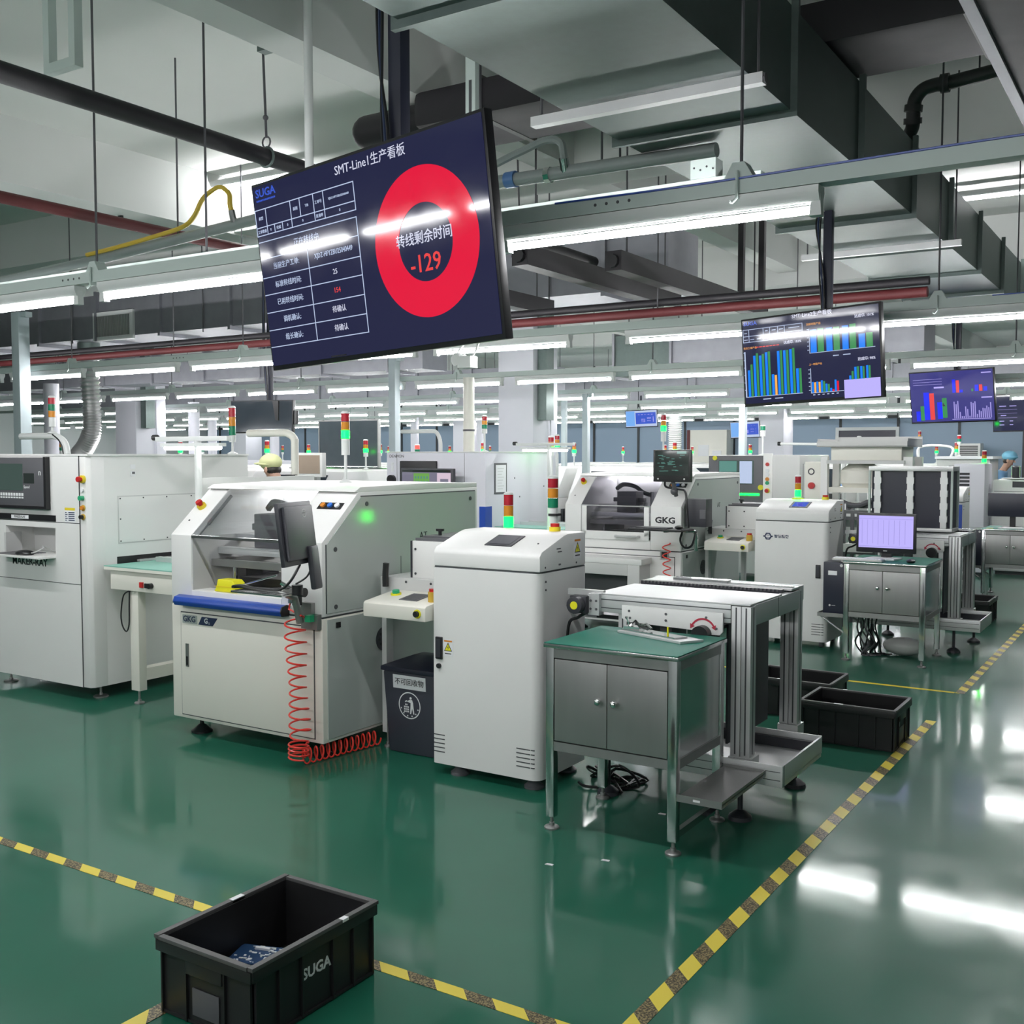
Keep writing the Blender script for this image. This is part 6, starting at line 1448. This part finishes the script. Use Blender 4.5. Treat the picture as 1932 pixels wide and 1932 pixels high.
def person(lab, loc, rotz, coat, cap, lean=0.0, scale=1.0):
    t = thing('person', lab, 'person', loc, local=True, rot=(0, 0, rotz)); t.scale = (scale,)*3
    k = lean
    def L_(x, y, z):      # lean the upper body forward about the hips
        if z <= .92: return (x, y, z)
        return (x + math.sin(k)*(z-.92), y, .92 + (z-.92)*math.cos(k))
    V = []; E = []
    def add(p, r, par=None, ry=None):
        V.append((*p, r, ry if ry else r)); 
        if par is not None: E.append((par, len(V)-1))
        return len(V)-1
    pel = add(L_(0, 0, .94), .12); wai = add(L_(.01, 0, 1.10), .115, pel); che = add(L_(.02, 0, 1.30), .13, wai); nb = add(L_(.02, 0, 1.43), .06, che)
    nk = add(L_(.035, 0, 1.50), .052, nb); jaw = add(L_(.06, 0, 1.56), .068, nk); sk = add(L_(.055, 0, 1.64), .088, jaw); cr = add(L_(.05, 0, 1.71), .06, sk)
    for s in (-1, 1):
        h = add((0, s*.09, .86), .085, pel); kn = add((.02, s*.10, .48), .058, h); an = add((-.01, s*.10, .09), .042, kn); add((.13, s*.11, .045), .036, an)
        sh = add(L_(.02, s*.17, 1.39), .055, che); el = add(L_(.10, s*.22, 1.14), .042, sh); wr = add(L_(.32, s*.17, 1.08), .028, el); pa = add(L_(.38, s*.16, 1.07), .030, wr)
        for j, (dy, ln) in enumerate(((-.03, .07), (-.01, .085), (.01, .08), (.03, .065))):
            f1 = add(L_(.38+ln*.6, s*.16+dy, 1.065), .010, pa); add(L_(.38+ln, s*.16+dy, 1.045), .008, f1)
        th = add(L_(.36, s*.16-s*.045, 1.06), .011, pa); add(L_(.40, s*.16-s*.06, 1.05), .009, th)
    skinned('body', V, E, SKIN, t)
    V = []; E = []
    pel = add(L_(-.005, 0, .80), .15); wai = add(L_(.0, 0, 1.08), .14, pel); che = add(L_(.015, 0, 1.30), .15, wai); add(L_(.02, 0, 1.44), .075, che)
    for s in (-1, 1):
        sh = add(L_(.02, s*.175, 1.385), .07, che); el = add(L_(.10, s*.225, 1.14), .056, sh); add(L_(.29, s*.175, 1.085), .042, el)
    skinned('coat', V, E, coat, t)
    V = []; E = []
    pel = add((0, 0, .90), .13)
    for s in (-1, 1):
        h = add((0, s*.09, .84), .095, pel); kn = add((.02, s*.10, .48), .07, h); add((-.01, s*.10, .11), .056, kn)
    skinned('trousers', V, E, TROUS, t)
    c = L_(.055, 0, 1.68)
    MB().ball((c[0]-.012, 0, c[2]+.010), .116, .106, .085, 16, 10).build('cap', cap, t)
    MB().tube([(c[0] + .102*math.cos(a), .096*math.sin(a), c[2]-.01) for a in [i*PI/10 for i in range(20)]], .014, 6, closed=True).build('cap_band', cap, t)
    h = L_(.02, 0, 1.61); MB().ball((h[0]+.01, 0, h[2]), .066, .084, .055, 12, 8).build('hair', HAIR, t)
    if cap is CAPY: MB().ball((c[0]+.115, 0, c[2]-.005), .075, .075, .014, 14, 6).build('cap_brim', cap, t)
    e = L_(.145, 0, 1.615)
    MB().ball((e[0]-.012, .032, e[2]+.01), .010, .013, .007).ball((e[0]-.012, -.032, e[2]+.01), .010, .013, .007).build('eyes', HAIR, t)
    MB().prism([(e[0]-.015, e[2]+.012), (e[0]+.014, e[2]-.030), (e[0]-.018, e[2]-.034)], 'y', -.012, .012).build('nose', SKIN, t, bevel=.004)
    n = L_(.05, 0, 1.61); MB().ball((n[0], .088, n[2]), .02, .010, .03).ball((n[0], -.088, n[2]), .02, .010, .03).build('ears', SKIN, t)
    m = L_(.128, 0, 1.548); MB().ball((m[0], 0, m[2]), .008, .022, .006).build('mouth', PRINTR, t)
    for s in (-1, 1): MB().ball((.05, s*.105, .045), .115, .048, .044, 12, 8).build('shoe', BLACK, t)
    return t
person('person in a pale yellow green cap bending behind the front printing machine', (-7.02, 7.30, 0), PI, COATW, CAPY, lean=.42, scale=.97)
person('person in light blue cap and coat leaning over a machine at far right', (-2.66, 18.2, 0), 0, COATB, CAPB, lean=.30, scale=.98)

# ------------------------------------------------------------------ floor tape, scraps
def tape(lab, *q): return tag(B('floor_tape', HAZ, None, q, bevel=0), lab, 'tape')
tape('yellow and black striped tape running along the aisle from the bottom edge', -1.345, -1.285, .6, 6.9, .0003, .0016)
tape('striped tape along the aisle beyond the crate toward the far right', -1.335, -1.275, 7.80, 17.0, .0003, .0016)
tape('striped tape crossing the floor behind the foreground crate', -6.5, -1.36, 2.575, 2.625, .0003, .0016)
tape('striped tape under the left corner of the foreground crate', -2.57, -2.51, .6, 2.57, .0003, .0016)
tag(B('floor_tape', YEL, None, (-3.4, -1.34, 7.79, 7.83, .0003, .0016)), 'thin plain yellow tape crossing between the two lines', 'tape')
for i, (x, y, lab) in enumerate(((-4.05, 2.28, 'tiny white scrap on the floor left of the foreground crate'), (-1.98, 3.78, 'tiny white scrap on the floor before the near steel cabinet'), (-2.02, 4.42, 'tiny white scrap under the near steel cabinet'), (-2.15, 3.62, 'small pale scrap beside the left foot of the near cabinet'))):
    tag(MB().prism([(x, y), (x+.035, y+.004), (x+.032, y+.018), (x+.004, y+.014)], 'z', .0005, .003).build('paper_scrap', PAPER), lab, 'scrap')
